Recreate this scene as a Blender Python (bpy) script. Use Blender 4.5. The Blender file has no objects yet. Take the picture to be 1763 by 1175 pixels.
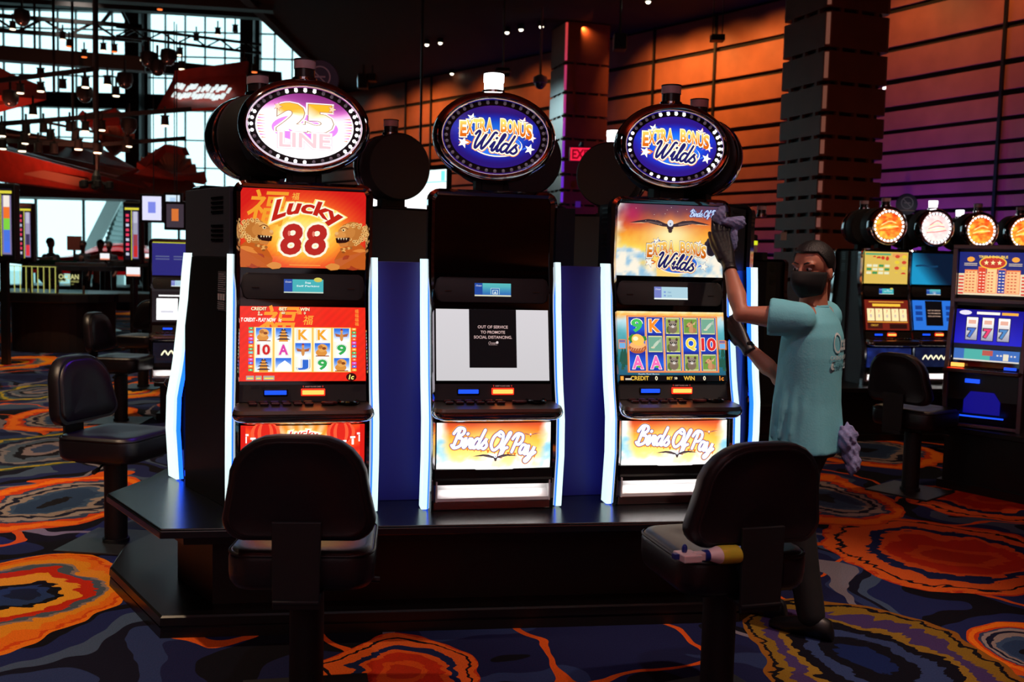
import bpy, math, random
from mathutils import Vector, Matrix
random.seed(7)
PI = math.pi
C = bpy.context.scene.collection
SC = bpy.context.scene

# ------------------------------------------------------------------ camera geometry (measured from the photograph)
FPX, CX, CY, EYE = 1700.0, 881.5, 587.5, 1.6
PITCH, ROLL = math.atan(137.5 / FPX), 0.026
cF = Vector((0, math.cos(PITCH), -math.sin(PITCH)))
_U = Vector((0, math.sin(PITCH), math.cos(PITCH))); _R = Vector((1, 0, 0))
cR = _R * math.cos(ROLL) + _U * math.sin(ROLL)
cU = _U * math.cos(ROLL) - _R * math.sin(ROLL)
def ray(x, y): return cF * FPX + cR * (x - CX) - cU * (y - CY)
def at(x, y, D):
    d = ray(x, y); return Vector((0, 0, EYE)) + d * (D / d.y)
def onz(x, y, z=0.0):
    d = ray(x, y); return Vector((0, 0, EYE)) + d * ((z - EYE) / d.z)

# ------------------------------------------------------------------ colours and materials
def s2l(c): return c / 12.92 if c <= 0.04045 else ((c + 0.055) / 1.055) ** 2.4
def col(r, g=None, b=None):
    if g is None: r, g, b = r
    return (s2l(max(0, r) / 255), s2l(max(0, g) / 255), s2l(max(0, b) / 255), 1.0)
MATS = {}
def mat(name, c=(20, 20, 22), rough=0.5, metal=0.0, emit=None, es=1.0, spec=0.5, bump=0.0, bscale=200, coat=0.0, trans=0.0, alpha=1.0, var=0.0, vscale=20):
    if name in MATS: return MATS[name]
    m = bpy.data.materials.new(name); m.use_nodes = True
    nt = m.node_tree; b = nt.nodes['Principled BSDF']
    b.inputs['Base Color'].default_value = col(c); b.inputs['Roughness'].default_value = rough
    b.inputs['Metallic'].default_value = metal; b.inputs['Specular IOR Level'].default_value = spec
    b.inputs['Coat Weight'].default_value = coat; b.inputs['Transmission Weight'].default_value = trans
    b.inputs['Alpha'].default_value = alpha
    if emit is not None:
        b.inputs['Emission Color'].default_value = col(emit); b.inputs['Emission Strength'].default_value = es
    if bump > 0 or var > 0:
        tc = nt.nodes.new('ShaderNodeTexCoord'); n = nt.nodes.new('ShaderNodeTexNoise')
        n.inputs['Scale'].default_value = bscale if bump > 0 else vscale; n.inputs['Detail'].default_value = 3
        nt.links.new(tc.outputs['Object'], n.inputs['Vector'])
        if bump > 0:
            bp = nt.nodes.new('ShaderNodeBump'); bp.inputs['Strength'].default_value = bump; bp.inputs['Distance'].default_value = 0.01
            nt.links.new(n.outputs['Fac'], bp.inputs['Height']); nt.links.new(bp.outputs['Normal'], b.inputs['Normal'])
        if var > 0:
            n2 = nt.nodes.new('ShaderNodeTexNoise'); n2.inputs['Scale'].default_value = vscale
            nt.links.new(tc.outputs['Object'], n2.inputs['Vector'])
            mx = nt.nodes.new('ShaderNodeMix'); mx.data_type = 'RGBA'
            mx.inputs[6].default_value = col([v * (1 - var) for v in c]); mx.inputs[7].default_value = col([min(255, v * (1 + var)) for v in c])
            nt.links.new(n2.outputs['Fac'], mx.inputs[0]); nt.links.new(mx.outputs[2], b.inputs['Base Color'])
    MATS[name] = m; return m
def screen_mat(name, es, rough=0.15, attr='Col'):
    if name in MATS: return MATS[name]
    m = bpy.data.materials.new(name); m.use_nodes = True
    nt = m.node_tree; b = nt.nodes['Principled BSDF']
    a = nt.nodes.new('ShaderNodeAttribute'); a.attribute_name = attr
    b.inputs['Base Color'].default_value = (0.01, 0.01, 0.01, 1); b.inputs['Roughness'].default_value = rough
    nt.links.new(a.outputs['Color'], b.inputs['Emission Color']); b.inputs['Emission Strength'].default_value = es
    MATS[name] = m; return m
def print_mat(name, rough=0.5):
    if name in MATS: return MATS[name]
    m = bpy.data.materials.new(name); m.use_nodes = True
    nt = m.node_tree; b = nt.nodes['Principled BSDF']
    a = nt.nodes.new('ShaderNodeAttribute'); a.attribute_name = 'Col'
    b.inputs['Roughness'].default_value = rough
    nt.links.new(a.outputs['Color'], b.inputs['Base Color'])
    MATS[name] = m; return m

M_BLACK = mat('black_laminate', (13, 13, 15), 0.38, bump=0.05, bscale=300)
M_MATTE = mat('matte_black_steel', (16, 16, 18), 0.62, bump=0.05, bscale=400)
M_GLASSBLK = mat('black_glass', (4, 4, 5), 0.06, spec=0.6)
M_CHROME = mat('smoked_chrome', (190, 184, 190), 0.07, metal=1.0)
M_CHROME2 = mat('bright_chrome', (215, 212, 215), 0.16, metal=1.0)
M_BRUSH = mat('brushed_bronze_metal', (96, 84, 76), 0.36, metal=0.85, bump=0.03, bscale=500)
M_TRAY = mat('satin_steel', (226, 224, 226), 0.4, metal=0.15)
M_NEON = mat('pale_led_diffuser', (230, 240, 245), 0.4, emit=(208, 240, 240), es=1.15)
M_NEONB = mat('blue_led_edge', (10, 40, 200), 0.4, emit=(20, 84, 255), es=3.4)
M_CANDLE_OFF = mat('frosted_lens_unlit', (190, 165, 175), 0.4, bump=0.03)
M_CANDLE_ON = mat('frosted_lens_lit', (250, 250, 250), 0.4, emit=(255, 255, 255), es=4.0)
M_CLEAR = mat('ribbed_clear_lens', (45, 38, 38), 0.2, spec=0.5)
M_BULB_ON = mat('bulb_lit', (250, 250, 250), 0.3, emit=(255, 255, 255), es=3.0)
M_BULB_DIM = mat('bulb_faint_glow', (120, 110, 120), 0.25, emit=(120, 105, 118), es=0.35)  # bulbs that are off still carry a faint glow in the material
M_BLUELIT = mat('blue_lit_slot', (10, 30, 160), 0.3, emit=(25, 75, 235), es=1.5)
M_REDLIT = mat('amber_lit_slot', (255, 150, 80), 0.3, emit=(255, 158, 70), es=2.2)
M_REDGLOW = mat('red_lit_surround', (200, 20, 10), 0.3, emit=(235, 40, 20), es=2.0)
M_LEATHER = mat('black_vinyl', (24, 20, 24), 0.36, bump=0.12, bscale=260)
M_LEATHER_EDGE = mat('black_vinyl_piping', (18, 15, 18), 0.42)
M_NAVY = mat('navy_laminate', (34, 26, 104), 0.45, bump=0.04, bscale=300)
M_DARKGREY = mat('dark_grey_steel', (40, 43, 54), 0.5, bump=0.05, bscale=300)

# ------------------------------------------------------------------ mesh builder
class MB:
    def __init__(s): s.v = []; s.f = []; s.mi = []; s.m = Matrix.Identity(4); s.cur = 0
    def add(s, vs, fs, mi=None):
        b = len(s.v); s.v += [tuple(s.m @ Vector(v)) for v in vs]
        s.f += [tuple(i + b for i in f) for f in fs]; s.mi += [s.cur if mi is None else mi] * len(fs)
        return s
    def box(s, c, d, mi=None, rz=0.0, rx=0.0, ry=0.0):
        hx, hy, hz = d[0] / 2, d[1] / 2, d[2] / 2
        R = Matrix.Rotation(rz, 4, 'Z') @ Matrix.Rotation(ry, 4, 'Y') @ Matrix.Rotation(rx, 4, 'X')
        vs = [Vector(c) + (R @ Vector((x * hx, y * hy, z * hz))) for x in (-1, 1) for y in (-1, 1) for z in (-1, 1)]
        return s.add(vs, [(0, 1, 3, 2), (4, 6, 7, 5), (0, 4, 5, 1), (2, 3, 7, 6), (0, 2, 6, 4), (1, 5, 7, 3)], mi)
    def prism(s, poly, z0, z1, axis='z', mi=None, top=None):
        """poly extruded along axis; top = optional second outline"""
        n = len(poly); top = top or poly
        def P(p, h):
            if axis == 'z': return (p[0], p[1], h)
            if axis == 'y': return (p[0], h, p[1])
            return (h, p[0], p[1])
        vs = [P(p, z0) for p in poly] + [P(p, z1) for p in top]
        fs = [tuple(range(n))[::-1], tuple(range(n, 2 * n))] + [(i, (i + 1) % n, n + (i + 1) % n, n + i) for i in range(n)]
        return s.add(vs, fs, mi)
    def bar(s, a, b, w, h=None, mi=None, up=(0, 0, 1)):
        a, b = Vector(a), Vector(b); h = h or w; d = (b - a)
        if d.length < 1e-6: return s
        d.normalize(); u = Vector(up)
        if abs(d.dot(u)) > .98: u = Vector((0, 1, 0))
        x = d.cross(u).normalized(); y = x.cross(d).normalized()
        vs = [p + x * (w / 2 * i) + y * (h / 2 * j) for p in (a, b) for i, j in ((-1, -1), (1, -1), (1, 1), (-1, 1))]
        return s.add(vs, [(3, 2, 1, 0), (4, 5, 6, 7), (0, 1, 5, 4), (1, 2, 6, 5), (2, 3, 7, 6), (3, 0, 4, 7)], mi)
    def loft(s, rings, closed=True, caps=True, mi=None, wrap=False):
        n = len(rings[0]); vs = [p for r in rings for p in r]; fs = []; m = len(rings)
        for i in range(m if wrap else m - 1):
            for j in range(n if closed else n - 1):
                a = i * n + j; b = i * n + (j + 1) % n; k = (i + 1) % m
                fs.append((a, b, k * n + (j + 1) % n, k * n + j))
        if caps and closed and not wrap: fs += [tuple(range(n))[::-1], tuple(range((m - 1) * n, m * n))]
        return s.add(vs, fs, mi)
    def tube(s, path, r, n=10, mi=None, caps=True):
        path = [Vector(p) for p in path]; rs = r if isinstance(r, (list, tuple)) else [r] * len(path); rings = []
        px = None
        for i, p in enumerate(path):
            d = (path[min(i + 1, len(path) - 1)] - path[max(i - 1, 0)]).normalized()
            if px is None:
                u = Vector((0, 0, 1)) if abs(d.z) < .9 else Vector((0, 1, 0)); px = d.cross(u).normalized()
            px = (px - d * px.dot(d)).normalized(); py = d.cross(px)
            rings.append([p + px * (rs[i] * math.cos(t * 2 * PI / n)) + py * (rs[i] * math.sin(t * 2 * PI / n)) for t in range(n)])
        return s.loft(rings, True, caps, mi)
    def lathe(s, prof, c=(0, 0, 0), n=24, axis='z', mi=None, sx=1.0, sy=1.0):
        """prof: [(r, h)...] about axis through c; sx, sy squash the two radial directions"""
        rings = []
        for r, h in prof:
            R = []
            for k in range(n):
                a, b = r * sx * math.cos(2 * PI * k / n), r * sy * math.sin(2 * PI * k / n)
                if axis == 'z': R.append((c[0] + a, c[1] + b, c[2] + h))
                elif axis == 'y': R.append((c[0] + a, c[1] + h, c[2] + b))
                else: R.append((c[0] + h, c[1] + a, c[2] + b))
            rings.append(R)
        return s.loft(rings, True, True, mi)
    def ball(s, c, r, n=12, m=8, mi=None):
        r = r if isinstance(r, (list, tuple)) else (r, r, r)
        rings = [[(c[0] + r[0] * math.sin(PI * i / m) * math.cos(2 * PI * k / n), c[1] + r[1] * math.sin(PI * i / m) * math.sin(2 * PI * k / n), c[2] + r[2] * math.cos(PI * i / m)) for k in range(n)] for i in range(1, m)]
        vs = [p for q in rings for p in q] + [(c[0], c[1], c[2] + r[2]), (c[0], c[1], c[2] - r[2])]
        fs = [(i * n + k, (i + 1) * n + k, (i + 1) * n + (k + 1) % n, i * n + (k + 1) % n) for i in range(m - 2) for k in range(n)]
        t = len(vs) - 2
        fs += [(t, k, (k + 1) % n) for k in range(n)] + [(t + 1, (m - 2) * n + (k + 1) % n, (m - 2) * n + k) for k in range(n)]
        return s.add(vs, fs, mi)
    def build(s, name, mats, parent=None, smooth=None, bevel=None, seg=2, loc=None, rz=None):
        me = bpy.data.meshes.new(name); me.from_pydata(s.v, [], s.f)
        mats = mats if isinstance(mats, (list, tuple)) else [mats]
        for m in mats: me.materials.append(m)
        if len(mats) > 1: me.polygons.foreach_set('material_index', s.mi)
        import bmesh
        bm = bmesh.new(); bm.from_mesh(me); bmesh.ops.recalc_face_normals(bm, faces=bm.faces); bm.to_mesh(me); bm.free()
        if smooth is not None:
            me.polygons.foreach_set('use_smooth', [True] * len(me.polygons)); me.set_sharp_from_angle(angle=math.radians(smooth))
        me.update()
        o = bpy.data.objects.new(name, me); C.objects.link(o)
        if parent is not None: o.parent = parent
        if loc is not None: o.location = loc
        if rz is not None: o.rotation_euler.z = rz
        if bevel:
            b = o.modifiers.new('edge', 'BEVEL'); b.width = bevel; b.segments = seg; b.limit_method = 'ANGLE'; b.angle_limit = math.radians(40)
        return o

def tag(o, label=None, cat=None, group=None, kind=None):
    if label: o['label'] = label
    if cat: o['category'] = cat
    if group: o['group'] = group
    if kind: o['kind'] = kind
    return o
def thing(name, label, cat, loc=(0, 0, 0), rz=0.0, group=None):
    o = bpy.data.objects.new(name, None); C.objects.link(o); o.empty_display_size = 0.1
    o.location = loc; o.rotation_euler = (0, 0, rz); return tag(o, label, cat, group)
KIDS = {}
def copy_tree(o, parent=None):
    c = o.copy(); C.objects.link(c); c.parent = parent
    for ch in [k for k in ALLOBJ() if k.parent == o]: copy_tree(ch, c)
    return c
def ALLOBJ(): return list(C.objects)
def dup(root, loc, rz, label, group=None, skip=()):
    kids = {}
    for k in C.objects:
        if k.parent: kids.setdefault(k.parent.name, []).append(k)
    def rec(o, par):
        c = o.copy(); C.objects.link(c); c.parent = par
        for ch in kids.get(o.name, []):
            if ch.name.split('.')[0] not in skip: rec(ch, c)
        return c
    r = rec(root, None); r.location = loc; r.rotation_euler = (0, 0, rz); r['label'] = label
    if group: r['group'] = group
    return r

# ------------------------------------------------------------------ flat artwork (screens, signs): coloured faces in layers
_TC = {}
def glyphs(txt, offset=0.0, shear=0.0):
    k = (txt, round(offset, 4), round(shear, 3))
    if k in _TC: return _TC[k]
    cu = bpy.data.curves.new('t', 'FONT'); cu.body = txt; cu.size = 1.0; cu.offset = offset; cu.shear = shear
    cu.align_x = 'CENTER'; cu.resolution_u = 3
    o = bpy.data.objects.new('t', cu); C.objects.link(o)
    bpy.context.view_layer.update()
    dg = bpy.context.evaluated_depsgraph_get(); me = o.evaluated_get(dg).to_mesh()
    vs = [(v.co.x, v.co.y) for v in me.vertices]; fs = [tuple(p.vertices) for p in me.polygons]
    o.evaluated_get(dg).to_mesh_clear()
    C.objects.unlink(o); bpy.data.objects.remove(o); bpy.data.curves.remove(cu)
    if vs:
        x0 = min(v[0] for v in vs); x1 = max(v[0] for v in vs); y0 = min(v[1] for v in vs); y1 = max(v[1] for v in vs)
        cx, cy = (x0 + x1) / 2, (y0 + y1) / 2; w, h = max(x1 - x0, 1e-6), max(y1 - y0, 1e-6)
        base = glyphs(txt, 0.0, shear) if offset else None
        if base: bw, bh = base[2], base[3]
        else: bw, bh = w, h
        vs = [(v[0] - cx, v[1] - cy) for v in vs]
    else: bw = bh = 1
    _TC[k] = (vs, fs, bw, bh); return _TC[k]
def catmull(P, n=5):
    P = [P[0]] + list(P) + [P[-1]]; out = []
    for i in range(1, len(P) - 2):
        for k in range(n):
            t = k / n; a, b, c, d = P[i - 1], P[i], P[i + 1], P[i + 2]
            out.append(tuple(0.5 * ((2 * b[j]) + (-a[j] + c[j]) * t + (2 * a[j] - 5 * b[j] + 4 * c[j] - d[j]) * t * t + (-a[j] + 3 * b[j] - 3 * c[j] + d[j]) * t ** 3) for j in (0, 1)))
    out.append(P[-2]); return out
SCRIPT = {
 'W': (.92, [[(0, .8), (.1, 1), (.19, .9), (.14, .35), (.22, 0), (.4, .45), (.52, .88), (.46, .35), (.54, 0), (.74, .45), (.88, 1), (1.0, 1.02)]]),
 'i': (.27, [[(0, .2), (.13, .52), (.1, .1), (.18, 0), (.3, .2)], [(.15, .72), (.17, .75)]]),
 'l': (.27, [[(0, .2), (.2, .7), (.25, 1), (.15, .95), (.08, .4), (.12, 0), (.28, .18)]]),
 'd': (.5, [[(.32, .46), (.12, .5), (0, .25), (.08, 0), (.25, .12), (.36, .5)], [(.46, 1), (.36, .5), (.3, .1), (.4, 0), (.52, .2)]]),
 's': (.36, [[(0, .15), (.2, .55), (.18, .4), (.32, .18), (.2, 0), (.02, .06)]]),
 'r': (.4, [[(0, .15), (.1, .5), (.12, .42), (.26, .46), (.22, .1), (.33, 0), (.42, .15)]]),
 'a': (.46, [[(.3, .46), (.1, .48), (0, .2), (.08, 0), (.24, .12), (.32, .48), (.3, .1), (.38, 0), (.5, .2)]]),
 'y': (.5, [[(0, .48), (.02, .12), (.14, 0), (.28, .2), (.36, .5), (.28, -.1), (.12, -.4), (0, -.3), (.3, 0), (.5, .2)]]),
 'B': (.6, [[(.22, .95), (.12, 0)], [(-.08, .72), (.12, 1.02), (.45, .98), (.5, .75), (.22, .52), (.52, .45), (.52, .1), (.2, -.04), (0, .1)]]),
 'P': (.58, [[(.24, .95), (.12, 0)], [(-.06, .7), (.12, 1.02), (.45, 1.0), (.55, .75), (.42, .48), (.2, .45)]]),
 'O': (.66, [[(.34, 1), (.04, .7), (0, .25), (.25, -.03), (.55, .3), (.57, .8), (.34, 1), (.22, .85), (.4, .75)]]),
 'f': (.36, [[(0, .1), (.2, .6), (.3, 1), (.2, .95), (.12, .4), (.05, -.3), (.13, -.2), (.2, .1), (.35, .2)]]),
 ' ': (.22, [])}
class Canvas:
    """artwork in metres: x right, y up, origin at the centre"""
    def __init__(s): s.v = []; s.f = []; s.c = []; s.lay = 0
    def poly(s, pts, c, dl=1):
        s.lay += dl; b = len(s.v); s.v += [(p[0], p[1], s.lay) for p in pts]; s.f.append(tuple(range(b, b + len(pts)))); s.c.append([col(c)] * len(pts)); return s
    def tris(s, vs, fs, cf, dl=1):
        s.lay += dl; b = len(s.v); s.v += [(p[0], p[1], s.lay) for p in vs]
        for f in fs:
            s.f.append(tuple(i + b for i in f)); s.c.append([col(cf(*vs[i])) if callable(cf) else col(cf) for i in f])
        return s
    def rect(s, x0, y0, x1, y1, c, dl=1): return s.poly([(x0, y0), (x1, y0), (x1, y1), (x0, y1)], c, dl)
    def grid(s, x0, y0, x1, y1, nx, ny, fn, inside=None):
        vs = [(x0 + (x1 - x0) * i / nx, y0 + (y1 - y0) * j / ny) for j in range(ny + 1) for i in range(nx + 1)]
        fs = [(j * (nx + 1) + i, j * (nx + 1) + i + 1, (j + 1) * (nx + 1) + i + 1, (j + 1) * (nx + 1) + i) for j in range(ny) for i in range(nx)]
        return s.tris(vs, fs, fn)
    def disk(s, cx, cy, rx, ry, fn, nr=14, na=48):
        vs = [(cx, cy)] + [(cx + rx * r / nr * math.cos(2 * PI * a / na), cy + ry * r / nr * math.sin(2 * PI * a / na)) for r in range(1, nr + 1) for a in range(na)]
        fs = [(0, 1 + a, 1 + (a + 1) % na) for a in range(na)] + [(1 + r * na + a, 1 + (r + 1) * na + a, 1 + (r + 1) * na + (a + 1) % na, 1 + r * na + (a + 1) % na) for r in range(nr - 1) for a in range(na)]
        return s.tris(vs, fs, fn)
    def blob(s, cx, cy, rx, ry, c, n=18, wob=0.0, rot=0.0, seed=0):
        R = random.Random(seed); pts = []
        for k in range(n):
            t = 2 * PI * k / n; w = 1 + wob * (R.random() - .5) * 2; x, y = rx * w * math.cos(t), ry * w * math.sin(t)
            pts.append((cx + x * math.cos(rot) - y * math.sin(rot), cy + x * math.sin(rot) + y * math.cos(rot)))
        return s.poly(pts, c)
    def star(s, cx, cy, r, c, rot=0.3, k=.42):
        return s.poly([(cx + (r if i % 2 == 0 else r * k) * math.sin(rot + PI * i / 5), cy + (r if i % 2 == 0 else r * k) * math.cos(rot + PI * i / 5)) for i in range(10)], c)
    def text(s, txt, cx, cy, h, c, w=None, off=0.0, shear=0.0, warp=None, dl=1):
        vs, fs, bw, bh = glyphs(txt, off, shear); sy = h / bh; sx = (w / bw) if w else sy
        V = [(v[0] * sx, v[1] * sy) for v in vs]
        if warp: V = [warp(x, y) for x, y in V]
        return s.tris([(x + cx, y + cy) for x, y in V], fs, c, dl)
    def stroke(s, P, w, c, dl=1, taper=True):
        pts = catmull(P) if len(P) > 2 else list(P); n = len(pts); s.lay += dl
        L, Rr = [], []
        for i, p in enumerate(pts):
            a = pts[max(0, i - 1)]; b = pts[min(n - 1, i + 1)]; dx, dy = b[0] - a[0], b[1] - a[1]; q = math.hypot(dx, dy) or 1
            L.append((p[0] - dy / q * w / 2, p[1] + dx / q * w / 2)); Rr.append((p[0] + dy / q * w / 2, p[1] - dx / q * w / 2))
        for i in range(n - 1):
            b = len(s.v); s.v += [(q[0], q[1], s.lay) for q in (L[i], L[i + 1], Rr[i + 1], Rr[i])]; s.f.append((b, b + 1, b + 2, b + 3)); s.c.append([col(c)] * 4)
        for p in (pts[0], pts[-1]):
            b = len(s.v); s.v += [(p[0] + w / 2 * math.cos(k * PI / 4), p[1] + w / 2 * math.sin(k * PI / 4), s.lay) for k in range(8)]; s.f.append(tuple(range(b, b + 8))); s.c.append([col(c)] * 8)
        return s
    def script(s, txt, cx, cy, h, layers, shear=.3, width=None, warp=None):
        """layers: [(stroke width / h, colour), ...] from the bottom"""
        tot = sum(SCRIPT[ch][0] for ch in txt); k = (width / (tot * h)) if width else 1.0
        for wd, c in layers:
            x = -tot / 2; s.lay += 1
            for ch in txt:
                adv, st = SCRIPT[ch]
                for P in st:
                    Q = [((x + q[0]) * k * h + (q[1] - .4) * shear * h, (q[1] - .4) * h) for q in P]
                    if warp: Q = [warp(*q) for q in Q]
                    s.stroke([(q[0] + cx, q[1] + cy) for q in Q], wd * h, c, 0)
                x += adv
        return s
    def build(s, name, fn, mt, parent=None, gap=0.00035):
        """fn(x, y, out) -> 3-D point, out = metres in front of the surface"""
        me = bpy.data.meshes.new(name)
        lm = max(1, s.lay); gap = min(gap, 0.014 / lm)
        me.from_pydata([tuple(fn(v[0], v[1], v[2] * gap)) for v in s.v], [], s.f)
        ca = me.color_attributes.new('Col', 'FLOAT_COLOR', 'CORNER')
        ca.data.foreach_set('color', [x for f in s.c for c in f for x in c])
        me.materials.append(mt); me.update()
        o = bpy.data.objects.new(name, me); C.objects.link(o)
        if parent is not None: o.parent = parent
        return o
def lerp(a, b, t): t = max(0, min(1, t)); return tuple(a[i] + (b[i] - a[i]) * t for i in range(len(a)))
def rampc(stops, t):
    if t <= stops[0][0]: return stops[0][1]
    for (a, ca), (b, cb) in zip(stops, stops[1:]):
        if t <= b: return lerp(ca, cb, (t - a) / (b - a))
    return stops[-1][1]
def vnoise(x, y, s=0):
    def h(i, j):
        n = (i * 374761393 + j * 668265263 + s * 974711) & 0xffffffff; n = ((n ^ (n >> 13)) * 1274126177) & 0xffffffff; return ((n ^ (n >> 16)) & 0xffff) / 65535
    i, j = math.floor(x), math.floor(y); u, v = x - i, y - j; u = u * u * (3 - 2 * u); v = v * v * (3 - 2 * v)
    return (h(i, j) * (1 - u) + h(i + 1, j) * u) * (1 - v) + (h(i, j + 1) * (1 - u) + h(i + 1, j + 1) * u) * v
def fbm(x, y, s=0): return .55 * vnoise(x, y, s) + .3 * vnoise(x * 2.1, y * 2.1, s + 1) + .15 * vnoise(x * 4.3, y * 4.3, s + 2)
# ================================================================== artwork
def lion(cv, cx, cy, s, f=1, seed=0):
    P = lambda x, y: (cx + f * x * s, cy + y * s)
    cv.poly([P(-.62, -.95), P(-.7, -.2), P(-.35, .1), P(.2, -.05), P(.42, -.35), P(.56, -.6), P(.5, -.95)], (196, 92, 30))
    cv.blob(*P(-.15, -.62), .48 * s, .36 * s, (168, 60, 26), 20); cv.blob(*P(-.3, -.38), .4 * s, .2 * s, (226, 134, 58), 20, rot=-.35 * f)
    cv.blob(*P(.22, -.3), .11 * s, .1 * s, (238, 176, 96), 12); cv.blob(*P(.22, -.3), .06 * s, .05 * s, (150, 80, 30), 10)
    cv.blob(*P(.62, -.86), .28 * s, .13 * s, (224, 140, 60), 14, .12, seed=3)
    cv.blob(*P(-.12, .42), .52 * s, .46 * s, (190, 116, 50), 22, .07, seed=seed)
    R = random.Random(5 + seed)
    for k in range(46):
        a = R.uniform(.6, 5.4); r = R.uniform(.28, .5); q = P(-.2 + r * math.cos(a), .44 + .88 * r * math.sin(a))
        cv.blob(q[0], q[1], .062 * s, .055 * s, (236, 184, 110), 8); cv.blob(q[0], q[1], .03 * s, .026 * s, (146, 82, 34), 6)
    cv.blob(*P(.12, .46), .33 * s, .27 * s, (204, 130, 60), 18, .06, seed=8); cv.blob(*P(.36, .36), .22 * s, .14 * s, (222, 148, 74), 14); cv.blob(*P(.5, .42), .07 * s, .06 * s, (236, 180, 110), 10); cv.blob(*P(.2, .66), .2 * s, .08 * s, (232, 170, 94), 12, rot=-.3 * f)
    cv.poly([P(.0, .28), P(.54, .24), P(.5, .06), P(.26, .02), P(.02, .14)], (40, 14, 10)); cv.poly([P(.06, .08), P(.44, .04), P(.34, -.1), P(.08, -.06)], (206, 126, 58)); [cv.poly([P(.1 + .1 * q, .25), P(.16 + .1 * q, .25), P(.13 + .1 * q, .17)], (250, 226, 180)) for q in range(4)]; [cv.blob(*P(-.05 + .09 * q, -.12 - .015 * q), .06 * s, .055 * s, (230, 166, 88) if q % 2 else (168, 98, 42), 9) for q in range(5)]
    cv.blob(*P(.24, .55), .07 * s, .055 * s, (250, 214, 150), 10); cv.blob(*P(.25, .55), .035 * s, .035 * s, (40, 16, 10), 8); cv.stroke([P(.08, .6), P(.22, .66), P(.36, .6)], .035 * s, (130, 70, 28))
def glowbg(cv, w, h, red=(214, 32, 24), cy=-.02, rx=.17, ry=.115, cx=0.0, nx=44, ny=28):
    def fn(x, y):
        d = math.hypot((x - cx) / rx, (y - cy) / ry); ck = ((int((x + 1) / .012) + int((y + 1) / .012)) % 2) * 8
        c = rampc([(0, (255, 250, 180)), (.55, (255, 226, 90)), (.9, (255, 168, 50)), (1.3, (240, 84, 34)), (1.8, red)], d)
        return (c[0], max(0, c[1] - ck), c[2])
    return cv.grid(-w / 2, -h / 2, w / 2, h / 2, nx, ny, fn)
def art_lucky_top():
    cv = Canvas(); w, h = .525, .332; glowbg(cv, w, h)
    cv.text('\u798f', -.15, .085, .15, (246, 160, 44), shear=.2, off=.01); cv.text('\u798f', -.035, .138, .03, (252, 200, 80), shear=.2)
    b0 = cv.lay; lion(cv, -.192, -.062, .112, 1, 1); cv.lay = b0; lion(cv, .192, -.062, .112, -1, 2); cv.lay = b0 + 4
    cv.rect(-.06, -.156, .07, -.153, (255, 170, 70))
    wp = lambda x, y: (x, y * (1 + .5 * abs(x) / .14) - 1.9 * (x * x) + .02 - x * .1)
    for off, c in ((.13, (255, 230, 120)), (.09, (255, 252, 225)), (.035, (196, 36, 24))): cv.text('Lucky', .015, .066, .068, c, .29, off, .25, wp)
    for X in (-.052, .05):
        for off, c in ((.12, (255, 232, 130)), (.09, (255, 250, 225)), (.035, (188, 42, 36))): cv.text('8', X, -.045, .122, c, .082, off, .12)
        cv.blob(X - .01, -.02, .006, .012, (236, 130, 110), 8)
    return cv, w, h
def cell_sky(cv, x, y, w, h): cv.grid(x - w / 2, y - h / 2, x + w / 2, y + h / 2, 4, 5, lambda a, b: lerp((250, 250, 250), (30, 100, 215), (b - y + h / 2) / h * 1.25 - .15))
def pagoda(cv, x, y, s):
    for k, (yy, ww) in enumerate(((-.4, .42), (-.15, .36), (.08, .28), (.28, .18))):
        cv.poly([(x - ww * s * .8, y + (yy - .12) * s), (x + ww * s * .8, y + (yy - .12) * s), (x + ww * s * .75, y + (yy + .05) * s), (x - ww * s * .75, y + (yy + .05) * s)], (222, 148, 60))
        cv.poly([(x - ww * s * 1.25, y + (yy + .02) * s), (x + ww * s * 1.25, y + (yy + .02) * s), (x + ww * s * .7, y + (yy + .13) * s), (x - ww * s * .7, y + (yy + .13) * s)], (52, 36, 44))
    cv.poly([(x - .03 * s, y + .38 * s), (x + .03 * s, y + .38 * s), (x, y + .52 * s)], (240, 200, 90))
def warrior(cv, x, y, s):
    cv.poly([(x - .5 * s, y + .12 * s), (x - .1 * s, y + .02 * s), (x + .1 * s, y + .02 * s), (x + .5 * s, y + .12 * s), (x + .42 * s, y - .12 * s), (x, y - .16 * s), (x - .42 * s, y - .12 * s)], (170, 96, 60))
    cv.blob(x, y - .15 * s, .13 * s, .32 * s, (206, 140, 74), 12); cv.blob(x, y + .26 * s, .1 * s, .12 * s, (214, 150, 90), 10); cv.poly([(x - .12 * s, y + .34 * s), (x + .12 * s, y + .34 * s), (x, y + .5 * s)], (150, 40, 40))
def letter(cv, t, x, y, h, c, oc, w=None):
    w = w or (h * 1.25 if len(t) > 1 else h * .85)
    cv.text(t, x, y, h, oc, w, .085); cv.text(t, x, y, h, (255, 255, 250), w, .07); cv.text(t, x, y, h, c, w, .04)
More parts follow.
